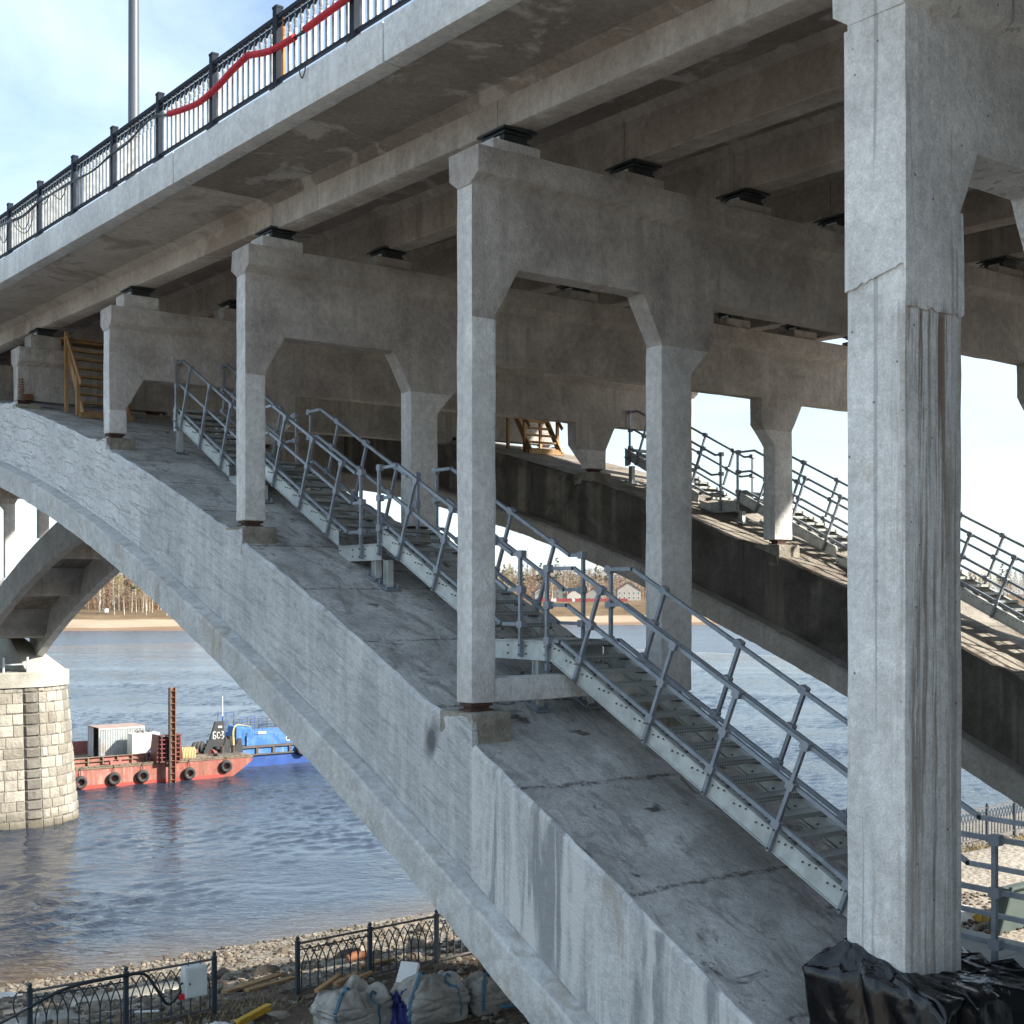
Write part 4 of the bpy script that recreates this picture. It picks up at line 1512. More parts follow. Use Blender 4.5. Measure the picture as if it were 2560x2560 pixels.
# ------------------------------------------------------------------ timber steps near the crown
def make_wood(x0, label):
    root = thing('wooden_steps', label, 'wooden steps', (0, 0, 0), 'rough timber steps over the fifth frame')
    y0, z0 = 34.40, zt(34.4)
    y1, z1 = 35.85, 6.95
    wd = 1.25
    for x in (x0, x0 + wd):
        mb = MB()
        mb.beam((x, y0 - 0.05, z0 + 0.0), (x, y1, z1), 0.045, 0.20)
        mb.obj('stringer', 'wood', root)
    nst = 9
    for k in range(nst):
        t = (k + 0.55) / nst
        y = y0 + (y1 - y0) * t
        z = z0 + (z1 - z0) * t
        mb = MB()
        mb.box(x0 + 0.03, x0 + wd - 0.03, y - 0.11, y + 0.11, z - 0.025, z + 0.022)
        mb.obj('tread', 'wood', root)
    for x in (x0 - 0.06, x0 + wd + 0.06):
        for yy, top in ((34.62, z0 + 1.15), (35.55, 7.05)):
            mb = MB()
            mb.box(x - 0.045, x + 0.045, yy - 0.045, yy + 0.045, zt(yy) - 0.02, top)
            mb.obj('post', 'wood', root)
        mb = MB()
        mb.beam((x, 34.35, z0 + 0.85), (x, 35.62, 7.06), 0.04, 0.11)
        mb.obj('hand_rail', 'wood', root)
    mb = MB()
    mb.box(x0 - 0.1, x0 + wd + 0.1, 34.30, 34.36, z0 - 0.03, z0 + 0.10)
    mb.obj('kick_board', 'wood', root)
    mb = MB()
    mb.box(x0 - 0.1, x0 + wd + 0.1, 35.80, 36.75, 6.90, 6.95)
    mb.obj('platform', 'wood', root)
    return root


make_wood(11.42, 'rough timber steps with a handrail leaning on the low wall frame of the near rib')
make_wood(26.10, 'bright timber steps standing on the far rib against the sky')

# ------------------------------------------------------------------ masonry pier
pier = thing('bridge_pier', 'round nosed pale stone pier standing in the river with a concrete cap', 'bridge pier', (0, 0, 0))
PC = (27.1, 97.0)


def pier_pt(s, r):
    """s < 0: along the straight near side (metres left of the nose); s >= 0: angle round the nose"""
    if s < 0:
        return (PC[0] + s, PC[1] - r)
    return (PC[0] + r * math.sin(s), PC[1] - r * math.cos(s))


def pr(z):
    return 4.5 - 0.75 * (z - WATER_Z) / 9.6


mb = MB()
ss = [-20, -1] + [math.pi * k / 16 for k in range(17)]
for z in (WATER_Z - 2, -6.4):
    for s in ss:
        mb.v.append((*pier_pt(s, pr(z) - 0.06), z))
    mb.v.append((PC[0] - 20, PC[1] + pr(z) - 0.06, z))
n = len(ss) + 1
mb.f = [(i, (i + 1) % n, n + (i + 1) % n, n + i) for i in range(n)] + [tuple(range(n, 2 * n))]
mb.mi = [0] * len(mb.f)
mb.obj('core', 'mortar', pier)
rs = random.Random(3)
z = WATER_Z - 0.15
row = 0
while z < -6.45:
    h = min(0.70 + rs.uniform(-0.08, 0.10), -6.4 - z)
    if -6.4 - (z + h) < 0.35:
        h = -6.4 - z
    edges = []
    s = -7.0 + (0.5 if row % 2 else 0.0)
    cells = []
    while s < -0.35:
        w = rs.uniform(0.75, 1.25)
        e = min(s + w, -0.30)
        if -0.30 - e < 0.4:
            e = -0.30
        cells.append((s, e, 0))
        s = e
    cells.append((-0.28, 0.20, 1))
    a = 0.205
    while a < 2.2:
        w = rs.uniform(0.15, 0.30)
        if row % 2 and a < 0.21:
            w = 0.14
        cells.append((a, min(a + w, 2.3), 0))
        a += w
    for s0, s1, dark in cells:
        g0 = 0.022 if s0 < 0 else 0.006
        a0, a1 = s0 + g0, s1 - (0.022 if s1 <= 0 else 0.006)
        if a1 - a0 < 0.02:
            continue
        mb = MB()
        proud = (0.09 if dark else 0.02) + rs.uniform(0.0, 0.05)
        nn = 2 if (s0 < 0 and not dark) else 4
        zz = (z + 0.022, z + 0.10, z + h - 0.10, z + h - 0.022)
        m_ = 4
        for j, zq in enumerate(zz):
            for i in range(nn + 1):
                sq_ = a0 + (a1 - a0) * i / nn
                edge = j in (0, 3) or i in (0, nn)
                r_ = pr(zq) + (0.0 if edge else proud + rs.uniform(-0.03, 0.05))
                mb.v.append((*pier_pt(sq_, r_), zq))
        back = []
        for zq in (zz[0], zz[3]):
            for i in (0, nn):
                mb.v.append((*pier_pt(a0 + (a1 - a0) * i / nn, pr(zq) - 0.2), zq))
        W_ = nn + 1
        for j in range(3):
            for i in range(nn):
                mb.f.append((j * W_ + i, j * W_ + i + 1, (j + 1) * W_ + i + 1, (j + 1) * W_ + i))
        b = 4 * W_
        mb.f.append(tuple(range(nn, -1, -1)) + (b, b + 1))
        mb.f.append(tuple(3 * W_ + i for i in range(nn + 1)) + (b + 3, b + 2))
        mb.f.append((0, W_, 2 * W_, 3 * W_, b + 2, b))
        mb.f.append((nn, b + 1, b + 3, 3 * W_ + nn, 2 * W_ + nn, W_ + nn))
        mb.mi = [0] * len(mb.f)
        mb.obj('stone', 'pier_stone_dark' if dark else 'pier_stone', pier, 25)
    z += h
    row += 1
mb = MB()
for zq, ex in ((-6.4, 0.18), (-5.42, 0.18), (-5.36, 0.10)):
    for s in ss:
        mb.v.append((*pier_pt(s, pr(-6.4) + ex), zq))
    mb.v.append((PC[0] - 20, PC[1] + pr(-6.4) + ex, zq))
for j in range(2):
    for i in range(n):
        mb.f.append((j * n + i, j * n + (i + 1) % n, (j + 1) * n + (i + 1) % n, (j + 1) * n + i))
mb.f.append(tuple(range(2 * n, 3 * n)))
mb.f.append(tuple(reversed(range(n))))
mb.mi = [0] * len(mb.f)
mb.obj('cap', 'pier_cap', pier, 35)
mb = MB()
for s in ss[2:]:
    mb.v.append((*pier_pt(s, pr(-6.4) - 0.05), -5.37))
k = len(mb.v)
mb.v.append((26.6, 97.6, -1.9))
mb.f = [(i, i + 1, k) for i in range(k - 1)] + [(k - 1, 0, k)]
mb.mi = [0] * len(mb.f)
mb.obj('nose_roof', 'pier_cap', pier, 60)
mb = MB()
for sgn in (0, 1):
    mb.box(25.5 + sgn * 1.6, 25.62 + sgn * 1.6, 93.3, 93.45, -5.36, -4.3)
mb.beam((25.5, 93.37, -4.8), (27.2, 93.37, -4.8), 0.08, 0.08)
mb.obj('small_frame', 'bearing_white', pier)

# ------------------------------------------------------------------ work barge
BY = 108.3
barge = thing('work_barge', 'flat red work barge moored in the river beyond the stone pier', 'barge', (0, 0, 0))
mb = MB()
mb.prism([(20, -16.6), (48.4, -16.6), (51.1, -14.75), (51.1, -14.42), (20, -14.42)], 'y', BY, BY + 10.2)
o = mb.obj('hull', 'hull_red', barge)
for k in range(7):
    mb = MB()
    x = 33 + k * 2.6
    mb.box(x, x + 0.03, BY - 0.012, BY, -16.2, -14.45)
    mb.obj('plate_seam', 'hull_pink', o)
mb = MB()
mb.box(20, 48.3, BY - 0.008, BY + 0.1, -16.4, -15.72)
mb.obj('waterline_band', 'hull_wet', o)
mb = MB()
mb.box(20, 51.15, BY - 0.06, BY + 10.26, -14.42, -14.27)
mb.obj('deck', 'deck_rust', barge)
mb = MB()
for k in range(48):
    x = 26 + k * 0.52
    mb.box(x, x + 0.46, BY - 0.10, BY + 0.16, -14.265, -14.19 + 0.02 * rs.random())
stuff(mb.obj('fender_timbers', 'deck_rust', barge))
bw = MB()
bw.box(28, 42.0, BY + 1.2, BY + 1.26, -14.27, -13.60)
bwo = bw.obj('bulwark', 'hull_pink', barge)
for k in range(11):
    x = 29.2 + k * 1.25
    mb = MB()
    mb.box(x, x + 0.09, BY + 0.98, BY + 1.2, -14.27, -13.58)
    mb.obj('bulwark_stay', 'deck_rust', bwo)
for zz in (-13.60, -13.95):
    mb = MB()
    mb.box(28, 42.0, BY + 1.02, BY + 1.30, zz, zz + 0.05)
    mb.obj('bulwark_rail', 'deck_rust', bwo)
mb = MB()
mb.box(26, 42.5, BY + 9.6, BY + 9.66, -14.27, -13.1)
mb.obj('rear_bulwark', 'hull_pink', barge)
mb = MB()
mb.box(38.4, 39.3, BY + 0.35, BY + 0.75, -14.27, -13.98)
mb.box(38.35, 38.6, BY + 0.35, BY + 0.75, -13.98, -13.86)
mb.box(39.1, 39.35, BY + 0.35, BY + 0.75, -13.98, -13.86)
mb.obj('deck_fitting', 'hull_pink', barge)
# bollards and bow gear
for x in (48.7, 49.75):
    mb = MB()
    mb.lathe([(0.17, 0), (0.17, 0.55), (0.21, 0.56), (0.21, 0.63), (0.0, 0.64)], (x, BY + 1.1, -14.05), 12)
    mb.obj('bollard', 'spud_dark', barge, 40)
mb = MB()
mb.box(48.1, 50.3, BY + 0.7, BY + 1.6, -14.27, -14.05)
mb.obj('bollard_base', 'tug_trim', barge)
mb = MB()
for k in range(4):
    mb.box(47.9 + 0.25 * k, 49.6, BY + 3.2 + 0.3 * k, BY + 3.5 + 0.3 * k, -14.27, -13.95 + 0.25 * k)
mb.obj('steps', 'tug_black', barge)
for x in (49.2, 50.4):
    mb = MB()
    mb.prism([(x, -14.27), (x + 0.9, -14.27), (x + 0.75, -13.0), (x + 0.45, -13.0)], 'y', BY + 2.4, BY + 2.6)
    mb.obj('bow_knee', 'tug_black', barge)

mb = MB()
sp_ = thing('spud_frame', 'dark red ribbed steel guide frame clamped at the barge side', 'guide frame', (0, 0, 0))
mb.prism([(42.1, -14.25), (42.45, -14.25), (42.45, -11.95), (42.3, -11.95)], 'y', BY - 0.35, BY + 1.2)
mb.obj('cheek', 'maroon', sp_)
mb = MB()
mb.prism([(44.0, -14.25), (44.3, -14.25), (44.3, -11.95), (44.15, -11.95)], 'y', BY - 0.35, BY + 1.2)
mb.obj('cheek', 'maroon', sp_)
for k in range(7):
    zz = -14.25 + k * 0.375
    mb = MB()
    mb.box(42.32, 44.25, BY - 0.62, BY - 0.40, zz, zz + 0.09)
    mb.obj('rib', 'maroon', sp_)
for k in range(5):
    xx = 42.45 + k * 0.41
    mb = MB()
    mb.box(xx, xx + 0.10, BY - 0.58, BY - 0.41, -14.2, -11.95)
    mb.obj('rib', 'maroon', sp_)
mb = MB()
mb.box(42.46, 43.99, BY - 0.37, BY - 0.30, -14.1, -12.1)
mb.obj('back_plate', 'rust_dark', sp_)
pile = thing('steel_pile', 'tall rusty steel pile with ladder rungs beside the barge', 'pile', (0, 0, 0))
mb = MB()
mb.box(43.02, 43.16, BY - 0.95, BY - 0.66, -17.5, -7.9)
mb.obj('channel', 'spud_dark', pile)
mb = MB()
mb.box(43.16, 43.58, BY - 0.70, BY - 0.66, -17.5, -7.9)
mb.box(43.53, 43.60, BY - 0.95, BY - 0.66, -17.5, -7.9)
mb.obj('plate', 'spud_rust', pile)
for k in range(16):
    zz = -16.3 + k * 0.54
    mb = MB()
    mb.box(43.17, 43.53, BY - 0.90, BY - 0.70, zz, zz + 0.05)
    mb.obj('rung', 'spud_rust', pile)

# container
ct = thing('shipping_container', 'weathered pale blue container with an open dark doorway on the barge', 'container', (0, 0, 0))
mb = MB()
z0, z1 = -14.26, -11.55
cx0, cx1, cy0, cy1 = 39.0, 43.1, 113.3, 116.1
segs = []
nr = 26
pts = []
for k in range(nr):
    x = cx0 + 0.1 + (cx1 - cx0 - 0.2) * k / nr
    dx = (cx1 - cx0 - 0.2) / nr
    pts += [(x, cy0 + 0.05), (x + dx * 0.35, cy0 + 0.05), (x + dx * 0.5, cy0), (x + dx * 0.85, cy0)]
pts += [(cx1 - 0.1, cy0 + 0.05), (cx1 - 0.1, cy0 + 0.12), (cx0 + 0.1, cy0 + 0.12)]
mb.prism(pts, 'z', z0 + 0.15, z1 - 0.1)
mb.obj('side_wall', 'container_blue', ct)
mb = MB()
mb.box(cx0 + 0.1, cx1, cy1 - 0.1, cy1, z0, z1 - 0.06)
mb.box(cx1 - 0.09, cx1, cy0 + 0.13, cy1 - 0.1, z0, z1 - 0.06)
mb.obj('rear_wall', 'container_blue', ct)
for q in ((cx0, cx0 + 0.1, cy0 - 0.02, cy0 + 0.1, z0, z1 - 0.06), (cx1 - 0.1, cx1, cy0 - 0.02, cy0 + 0.1, z0, z1 - 0.06), (cx0, cx0 + 0.1, cy1 - 0.12, cy1 + 0.02, z0, z1 - 0.06)):
    mb = MB()
    mb.box(*q)
    mb.obj('corner_post', 'container_blue', ct)
for q in ((cx0 + 0.1, cx1 - 0.1, cy0 - 0.02, cy0 + 0.09, z1 - 0.2, z1 - 0.06), (cx0 + 0.1, cx1 - 0.1, cy0 - 0.02, cy0 + 0.09, z0, z0 + 0.16)):
    mb = MB()
    mb.box(*q)
    mb.obj('side_rail', 'container_blue', ct)
mb = MB()
mb.box(cx0 - 0.02, cx1 + 0.02, cy0 - 0.03, cy1 + 0.03, z1 - 0.06, z1)
mb.obj('roof', 'container_roof', ct)
mb = MB()
mb.box(cx0 + 0.02, cx0 + 0.07, cy0 + 1.45, cy1 - 0.15, z0 + 0.05, z1 - 0.1)
mb.obj('door', 'container_blue', ct)
mb = MB()
mb.box(cx0 + 0.5, cx0 + 0.55, cy0 + 0.15, cy0 + 1.4, z0 + 0.05, z1 - 0.1)
mb.obj('doorway', 'interior_shade', ct)  # dark sheet stands in for the shade inside the container

# generator
gn = thing('generator', 'white boxed generator set beside the container on the barge', 'generator', (0, 0, 0))
mb = MB()
mb.box(41.2, 43.7, 111.2, 112.5, -13.95, -12.05)
rough(mb.obj('housing', 'gen_white', gn), 0, 0, 0.05, 2)
mb = MB()
mb.box(41.1, 43.8, 111.15, 112.55, -14.26, -13.96)
mb.obj('base', 'tug_trim', gn)
for a, b in ((41.35, 42.0), (42.1, 42.75), (42.85, 43.55)):
    mb = MB()
    mb.box(a, b, 111.17, 111.205, -13.85, -12.2)
    mb.obj('door', 'gen_white', gn)
mb = MB()
mb.box(43.0, 43.3, 111.15, 111.172, -12.9, -12.5)
mb.obj('control_window', 'house_glass', gn)
mb = MB()
for k in range(16):
    a = rs.uniform(0, 6.28)
    p = (42.6 + rs.uniform(-0.7, 0.7), 111.9 + rs.uniform(-0.3, 0.3), -12.04)
    mb.tube([p, (p[0] + 0.3 * math.cos(a), p[1] + 0.3 * math.sin(a), p[2] + rs.uniform(0.1, 0.4))], 0.025, 5)
tag(mb.obj('scrap_metal', 'rust_dark', None), 'heap of dark scrap bars lying on top of the white generator', 'scrap')


# tyres: hung along the side and stacked on deck
def tyre_mesh():
    mb = MB()
    prof = []
    R, r = 0.40, 0.165
    nseg, nt_ = 22, 10
    for i in range(nseg):
        a = 2 * math.pi * i / nseg
        for j in range(nt_):
            b = 2 * math.pi * j / nt_
            rr = R + r * math.cos(b) * (1.0 if math.cos(b) > 0 else 1.0)
            yy = 0.15 * math.sin(b) * (1.25 if abs(math.sin(b)) > 0.5 else 1.0)
            mb.v.append((rr * math.cos(a), yy, rr * math.sin(a)))
    for i in range(nseg):
        for j in range(nt_):
            mb.f.append((i * nt_ + j, i * nt_ + (j + 1) % nt_, ((i + 1) % nseg) * nt_ + (j + 1) % nt_, ((i + 1) % nseg) * nt_ + j))
    mb.mi = [0] * len(mb.f)
    return mb.mesh('tyre', 'rubber', 50)


ty = tyre_mesh()
names = ['fender tyre hanging on the red hull right beside the stone pier', 'fender tyre hanging on the red hull, second from the pier', 'fender tyre hanging on the red hull just left of the rusty pile', 'fender tyre hanging on the red hull just right of the rusty pile', 'fender tyre hanging near the raked bow end of the red hull']
for (x, z), nm in zip(((35.7, -15.42), (38.5, -15.32), (40.95, -15.32), (45.1, -15.42), (48.5, -15.05)), names):
    root = thing('fender_tyre', nm, 'tyre', (x, BY - 0.22, z), 'fender tyres hung on the hulls')
    link('tyre', ty, root).rotation_euler = (0.08, 0, rs.uniform(-0.1, 0.1))
    mb = MB()
    mb.tube([(0, 0.0, 0.42), (0.02, 0.06, 0.75), (0.0, 0.14, -14.2 - z)], 0.03, 6)
    mb.obj('chain', 'rust_dark', root)
for k, nm in enumerate(('worn tyre standing first in the row on the barge deck', 'worn tyre standing second in the row on the barge deck', 'worn tyre standing last in the row by the black fin')):
    o = link('spare_tyre', ty, None, (47.1 + 0.42 * k, 111.8 + 0.15 * k, -13.72))
    o.rotation_euler = (0.15, 0, 0.9)
    tag(o, nm, 'tyre', 'spare tyres on the barge deck')

# loose gear on the barge deck
for k, (x, y, mname, lab) in enumerate(((41.0, 110.6, 'white_paint', 'left white canister at the foot of the container'), (41.35, 110.6, 'white_paint', 'right white canister standing beside the red one'), (41.75, 110.55, 'red_plastic', 'small red canister on the barge deck'))):
    mb = MB()
    mb.box(x, x + 0.28, y, y + 0.35, -14.26, -13.82)
    mb.box(x + 0.1, x + 0.18, y + 0.1, y + 0.2, -13.82, -13.76)
    tag(rough(mb.obj('canister', mname, None), 0, 0, 0.03, 2), lab, 'canister')
mb = MB()
for k in range(9):
    x = 45.0 + k * 0.14
    mb.tube(spline([(x, 110.2, -14.2), (x + 0.03, 109.6, -13.5), (x, 109.45, -13.35), (x + 0.02, 109.3, -13.7), (x, 109.25, -14.25)], 4), 0.05, 6)
tag(mb.obj('rope_coil', 'rope', None, 60), 'pale yellow rope draped over a beam on the barge deck', 'rope')
mb = MB()
mb.box(44.5, 46.4, 109.35, 109.6, -13.85, -13.55)
mb.box(44.5, 45.1, 109.4, 110.2, -14.26, -13.86)
tag(mb.obj('deck_locker', 'hull_pink', None), 'small pinkish steel locker right of the guide frame', 'locker')
for k in range(6):
    mb = MB()
    mb.box(45.5, 48.3 - 0.2 * k, 111.9 + 0.3 * k, 112.1 + 0.3 * k, -14.26, -14.06 + 0.06 * (k % 3))
    tag(mb.obj('timber_beam', 'deck_rust', None), 'brown timber beam lying in the stack across the barge deck', 'beam', 'timber beams stacked on the barge deck')
mb = MB()
for k in range(5):
    mb.tube(spline([(48.0 + 0.1 * k, 110.6, -14.2), (48.2 + 0.1 * k, 110.5, -13.75 - 0.05 * k), (48.5 + 0.05 * k, 110.4, -14.2)], 4), 0.05, 6)
tag(mb.obj('hose_bundle', 'maroon', None, 60), 'dark red hose bundle by the barge bollards', 'hose')
mb = MB()
ry = []
for k in range(5):
    mb.tube([(43.0 + 0.10 * k - 0.6, 110.3 + 0.35 * math.cos(t), -13.9 + 0.35 * math.sin(t)) for t in [2 * math.pi * i / 14 for i in range(15)]], 0.05, 6)
tag(mb.obj('hose_reel', 'tug_deep', None, 60), 'coiled blue hose in front of the generator', 'hose')

# ------------------------------------------------------------------ blue tug behind the barge
tug = thing('tug_boat', 'bright blue tug moored behind the end of the barge', 'tug boat', (0, 0, 0))
TY = 113.2
mb = MB()
mb.prism([(51.2, -16.6), (63.5, -16.6), (66.0, -14.4), (66.0, -14.2), (51.2, -14.95)], 'y', TY, TY + 5)
mb.obj('hull', 'tug_deep', tug)
mb = MB()
mb.prism([(51.2, -14.95), (66.0, -14.95), (66.0, -14.25), (51.2, -14.25)], 'y', TY - 0.05, TY + 5.05)
mb.obj('side_strake', 'tug_blue', tug)
mb = MB()
mb.box(51.1, 66.1, TY - 0.22, TY + 5.2, -14.25, -14.05)
mb.obj('rubbing_strip', 'tug_trim', tug)
mb = MB()
mb.box(51.1, 66.0, TY - 0.20, TY - 0.06, -14.95, -14.83)
for k in range(8):
    mb.box(52.0 + k * 1.7, 52.25 + k * 1.7, TY - 0.18, TY - 0.06, -14.82, -14.26)
mb.obj('rubbing_frame', 'tug_trim', tug)
mb = MB()
mb.prism([(52.9, -14.05), (66, -14.05), (66.4, -12.9), (52.9, -13.1)], 'y', TY + 0.1, TY + 4.9)
sup = mb.obj('bulwark', 'tug_blue', tug)
for x in (57.1, 61.5):
    mb = MB()
    mb.tube([(x + 0.20 * math.cos(t), TY + 0.085, -13.62 + 0.20 * math.sin(t)) for t in [2 * math.pi * i / 14 for i in range(15)]], 0.05, 6)
    mb.obj('porthole_rim', 'white_paint', sup)
    mb = MB()
    mb.cyl((x, TY + 0.06, -13.62), (x, TY + 0.095, -13.62), 0.17, None, 14)
    mb.obj('porthole', 'house_glass', sup)
mb = MB()
mb.box(51.9, 53.5, TY + 0.3, TY + 2.2, -14.05, -12.25)
cab = rough(mb.obj('deck_house', 'tug_blue', tug), 0, 0, 0.12, 3)
mb = MB()
mb.lathe([(0.19, -0.42), (0.21, -0.3), (0.21, 0.3), (0.19, 0.42), (0.0, 0.43)], n=12)
mb.v = [(52.95 + p[0], TY + 0.29 + 0.12 * p[1], -13.25 + p[2]) for p in mb.v]
mb.obj('door_window', 'house_glass', cab)
mb = MB()
mb.box(52.6, 53.3, TY + 0.27, TY + 0.298, -14.0, -12.5)
mb.obj('door', 'tug_blue', cab)
mb = MB()
mb.prism([(48.7, -14.2), (50.35, -14.2), (50.35, -11.55), (49.5, -11.55), (48.9, -13.4)], 'y', TY - 0.6, TY - 0.3)
fin = tag(mb.obj('push_fin', 'tug_black', None), 'black steel push fin lettered in white at the tug stern', 'push fin')


def letters(parent):
    """white stencil letters on the fin, strokes set just proud of the steel"""
    y = TY - 0.612
    def bar(x0, z0, x1, z1, w=0.075):
        mb = MB()
        mb.beam((x0, y, z0), (x1, y, z1), 0.02, w, (0, 1, 0) if abs(x1 - x0) > abs(z1 - z0) * 5 else (0, 1, 0))
        mb.v = [(p[0], y + (0.008 if p[1] > y else -0.008), p[2]) for p in mb.v]
        return mb
    L = MB()
    def st(*pts):
        for (x0, z0), (x1, z1) in zip(pts, pts[1:]):
            d = Vector((x1 - x0, 0, z1 - z0)).normalized()
            nrm = Vector((-d.z, 0, d.x)) * 0.032
            a, b = Vector((x0, 0, z0)) - d * 0.03, Vector((x1, 0, z1)) + d * 0.03
            vs = []
            for yy in (y - 0.006, y + 0.012):
                for p in (a - nrm, b - nrm, b + nrm, a + nrm):
                    vs.append((p.x, yy, p.z))
            L.add(vs, [(0, 1, 2, 3), (7, 6, 5, 4), (0, 4, 5, 1), (1, 5, 6, 2), (2, 6, 7, 3), (3, 7, 4, 0)])
    zb, zm, ztp = -13.10, -12.80, -12.48
    x = 49.26
    st((x + 0.24, ztp), (x, ztp), (x, zb), (x + 0.20, zb), (x + 0.27, zb + 0.14), (x + 0.20, zm), (x, zm))
    x = 49.66
    st((x + 0.22, ztp - 0.10), (x + 0.12, ztp), (x, ztp - 0.12), (x, zb + 0.12), (x + 0.12, zb), (x + 0.22, zb + 0.10))
    st((49.96, zm), (50.04, zm))
    x = 50.10
    st((x, ztp), (x + 0.17, ztp), (x + 0.05, zm + 0.04), (x + 0.17, zm - 0.08), (x + 0.15, zb + 0.04), (x + 0.02, zb))
    L.obj('lettering', 'white_paint', parent)
    P = MB()
    P.box(49.75, 50.12, y - 0.004, y + 0.011, -12.12, -11.96)
    P.obj('name_plate', 'white_paint', parent)


letters(fin)
mb = MB()
mb.cyl((51.6, TY + 2.6, -14.0), (51.6, TY + 2.6, -11.4), 0.07, 0.06, 8)
mast = mb.obj('mast', 'tug_deep', tug)
mb = MB()
mb.cyl((51.6, TY + 2.6, -11.4), (51.6, TY + 2.6, -9.5), 0.045, 0.03, 8)
mb.obj('mast_top', 'white_paint', mast)
for (xa, xb, zz, yy) in ((53.6, 66, -12.35, TY + 4.6), (50.6, 52.2, -11.3, TY + 1.4), (53.3, 55.6, -11.95, TY + 2.5)):
    mb = MB()
    for q in range(2):
        mb.beam((xa, yy, zz + 0.33 * q), (xb, yy, zz + 0.33 * q), 0.04, 0.04)
    k = int((xb - xa) / 0.9) + 1
    for i in range(k + 1):
        x = xa + (xb - xa) * i / k
        mb.beam((x, yy, zz - (0.75 if xa > 53.5 else 1.9)), (x, yy, zz + 0.36), 0.04, 0.04)
    mb.obj('guard_rail', 'tug_deep' if xa < 53.5 else 'tug_black', tug)
mb = MB()
for k in range(3):
    mb.tube(spline([(51.7 - 0.06 * k, TY + 0.2, -14.0), (51.65 - 0.06 * k, TY + 0.2, -12.6), (51.95, TY + 0.25, -12.12 + 0.04 * k), (52.6, TY + 0.25, -12.14), (53.4, TY + 0.3, -12.3)], 5), 0.035, 6)
tag(mb.obj('deck_hose', 'rope', None, 60), 'tan hose hanging over the blue deckhouse of the tug', 'hose')
mb = MB()
for k in range(10):
    x = 50.4 + 0.15 * k
    mb.box(x, x + 0.1, TY + 0.4 + 0.1 * (k % 3), TY + 1.4, -14.0, -13.4 + 0.35 * ((k * 7) % 5) / 5)
mb.obj('winch', 'tug_trim', tug)
root = thing('fender_tyre', 'large fender tyre hanging on the blue tug', 'tyre', (58.4, TY - 0.32, -14.65), 'fender tyres hung on the hulls')
t_ = link('tyre', ty, root)
t_.scale = (1.18, 1.18, 1.18)
mb = MB()
mb.tube([(0, 0, 0.5), (0, 0.1, 0.8)], 0.03, 6)
mb.obj('chain', 'rust_dark', root)
mb = MB()
mb.box(54.0, 54.8, TY - 0.02, TY + 0.09, -13.02, -12.80)
mb.obj('life_ring_box', 'white_paint', tug)

# ------------------------------------------------------------------ promenade fence
FH = 1.02


def fy(x):
    return 23.72 if x < 11 else 23.78 + 0.069 * (x - 12.2)


def curve_bar(sgn, w):
    mb = MB()
    pts = [(0, 0, 0.07)]
    for k in range(7):
        t = k / 6
        pts.append((sgn * w * (t ** 2.0), 0, 0.45 + (FH - 0.07 - 0.45) * t))
    mb.tube(pts, 0.013, 5)
    return mb.mesh('bar', 'fence_paint', 60)


PW = 1.735
NB = 9
bw_ = PW / (NB + 0.0)
barL, barR = curve_bar(-1, bw_), curve_bar(1, bw_)
mb = MB()
mb.box(-0.04, 0.04, -0.04, 0.04, -0.1, 1.06)
mb.box(-0.046, 0.046, -0.046, 0.046, 1.06, 1.075)
fpost = mb.mesh('post', 'fence_paint')
mb = MB()
mb.lathe([(0.0, 1.075), (0.02, 1.08), (0.038, 1.10), (0.044, 1.125), (0.038, 1.15), (0.02, 1.168), (0.0, 1.17)], n=10)
fball = mb.mesh('post_ball', 'fence_paint', 60)


def fence(xs_, label, open_left=False):
    root = thing('river_fence', label, 'fence', (0, 0, 0), 'dark metal fences along the promenade')
    hidden = MB()
    for i, x in enumerate(xs_):
        z = GROUND_Z
        p = link('post', fpost, root, (x, fy(x), z))
        link('post_ball', fball, p)
        if i == len(xs_) - 1:
            break
        x2 = xs_[i + 1]
        a, b = (x + 0.04, fy(x + 0.04)), (x2 - 0.04, fy(x2 - 0.04))
        for nm, dz, w, h, mt in (('top_rail', FH, 0.045, 0.035, 'fence_rail'), ('middle_rail', FH - 0.13, 0.022, 0.022, 'fence_paint'), ('bottom_rail', 0.075, 0.04, 0.035, 'fence_rail')):
            if nm == 'middle_rail' and i % 2:
                continue
            mb = MB()
            mb.beam((a[0], a[1], z + dz), (b[0], b[1], z + dz), w, h)
            mb.obj(nm, mt, root)
        vis = x2 < 19 or 33.0 < x < 43.5
        for k in range(NB):
            xx = x + PW * (k + 0.5) / NB
            for me, sg in ((barL, -1), (barR, 1)):
                if (k == 0 and sg < 0) or (k == NB - 1 and sg > 0):
                    continue
                if vis:
                    link('bar', me, root, (xx, fy(xx) + 0.006 * sg, z))
                else:
                    o = len(hidden.v)
                    hidden.v += [(v.co.x + xx, v.co.y + fy(xx) + 0.006 * sg, v.co.z + z) for v in me.vertices]
                    hidden.f += [tuple(j + o for j in p_.vertices) for p_ in me.polygons]
    if hidden.v:
        hidden.mi = [0] * len(hidden.f)
        stuff(hidden.obj('far_bars', 'fence_paint', root, 60))
    return root


fL = fence([6.94, 8.67, 10.40], 'short run of dark fence with a white control box, left of the gap')
mb = MB()
mb.tube(spline([(6.9, 23.72, -7.0), (6.72, 23.72, -6.98), (6.66, 23.72, -7.2), (6.75, 23.72, -7.5)], 5), 0.014, 5)
mb.obj('bent_bar', 'fence_paint', fL)
fence([12.2 + PW * k for k in range(19)], 'long dark fence of crossing arched bars running right from the gap under the bridge')

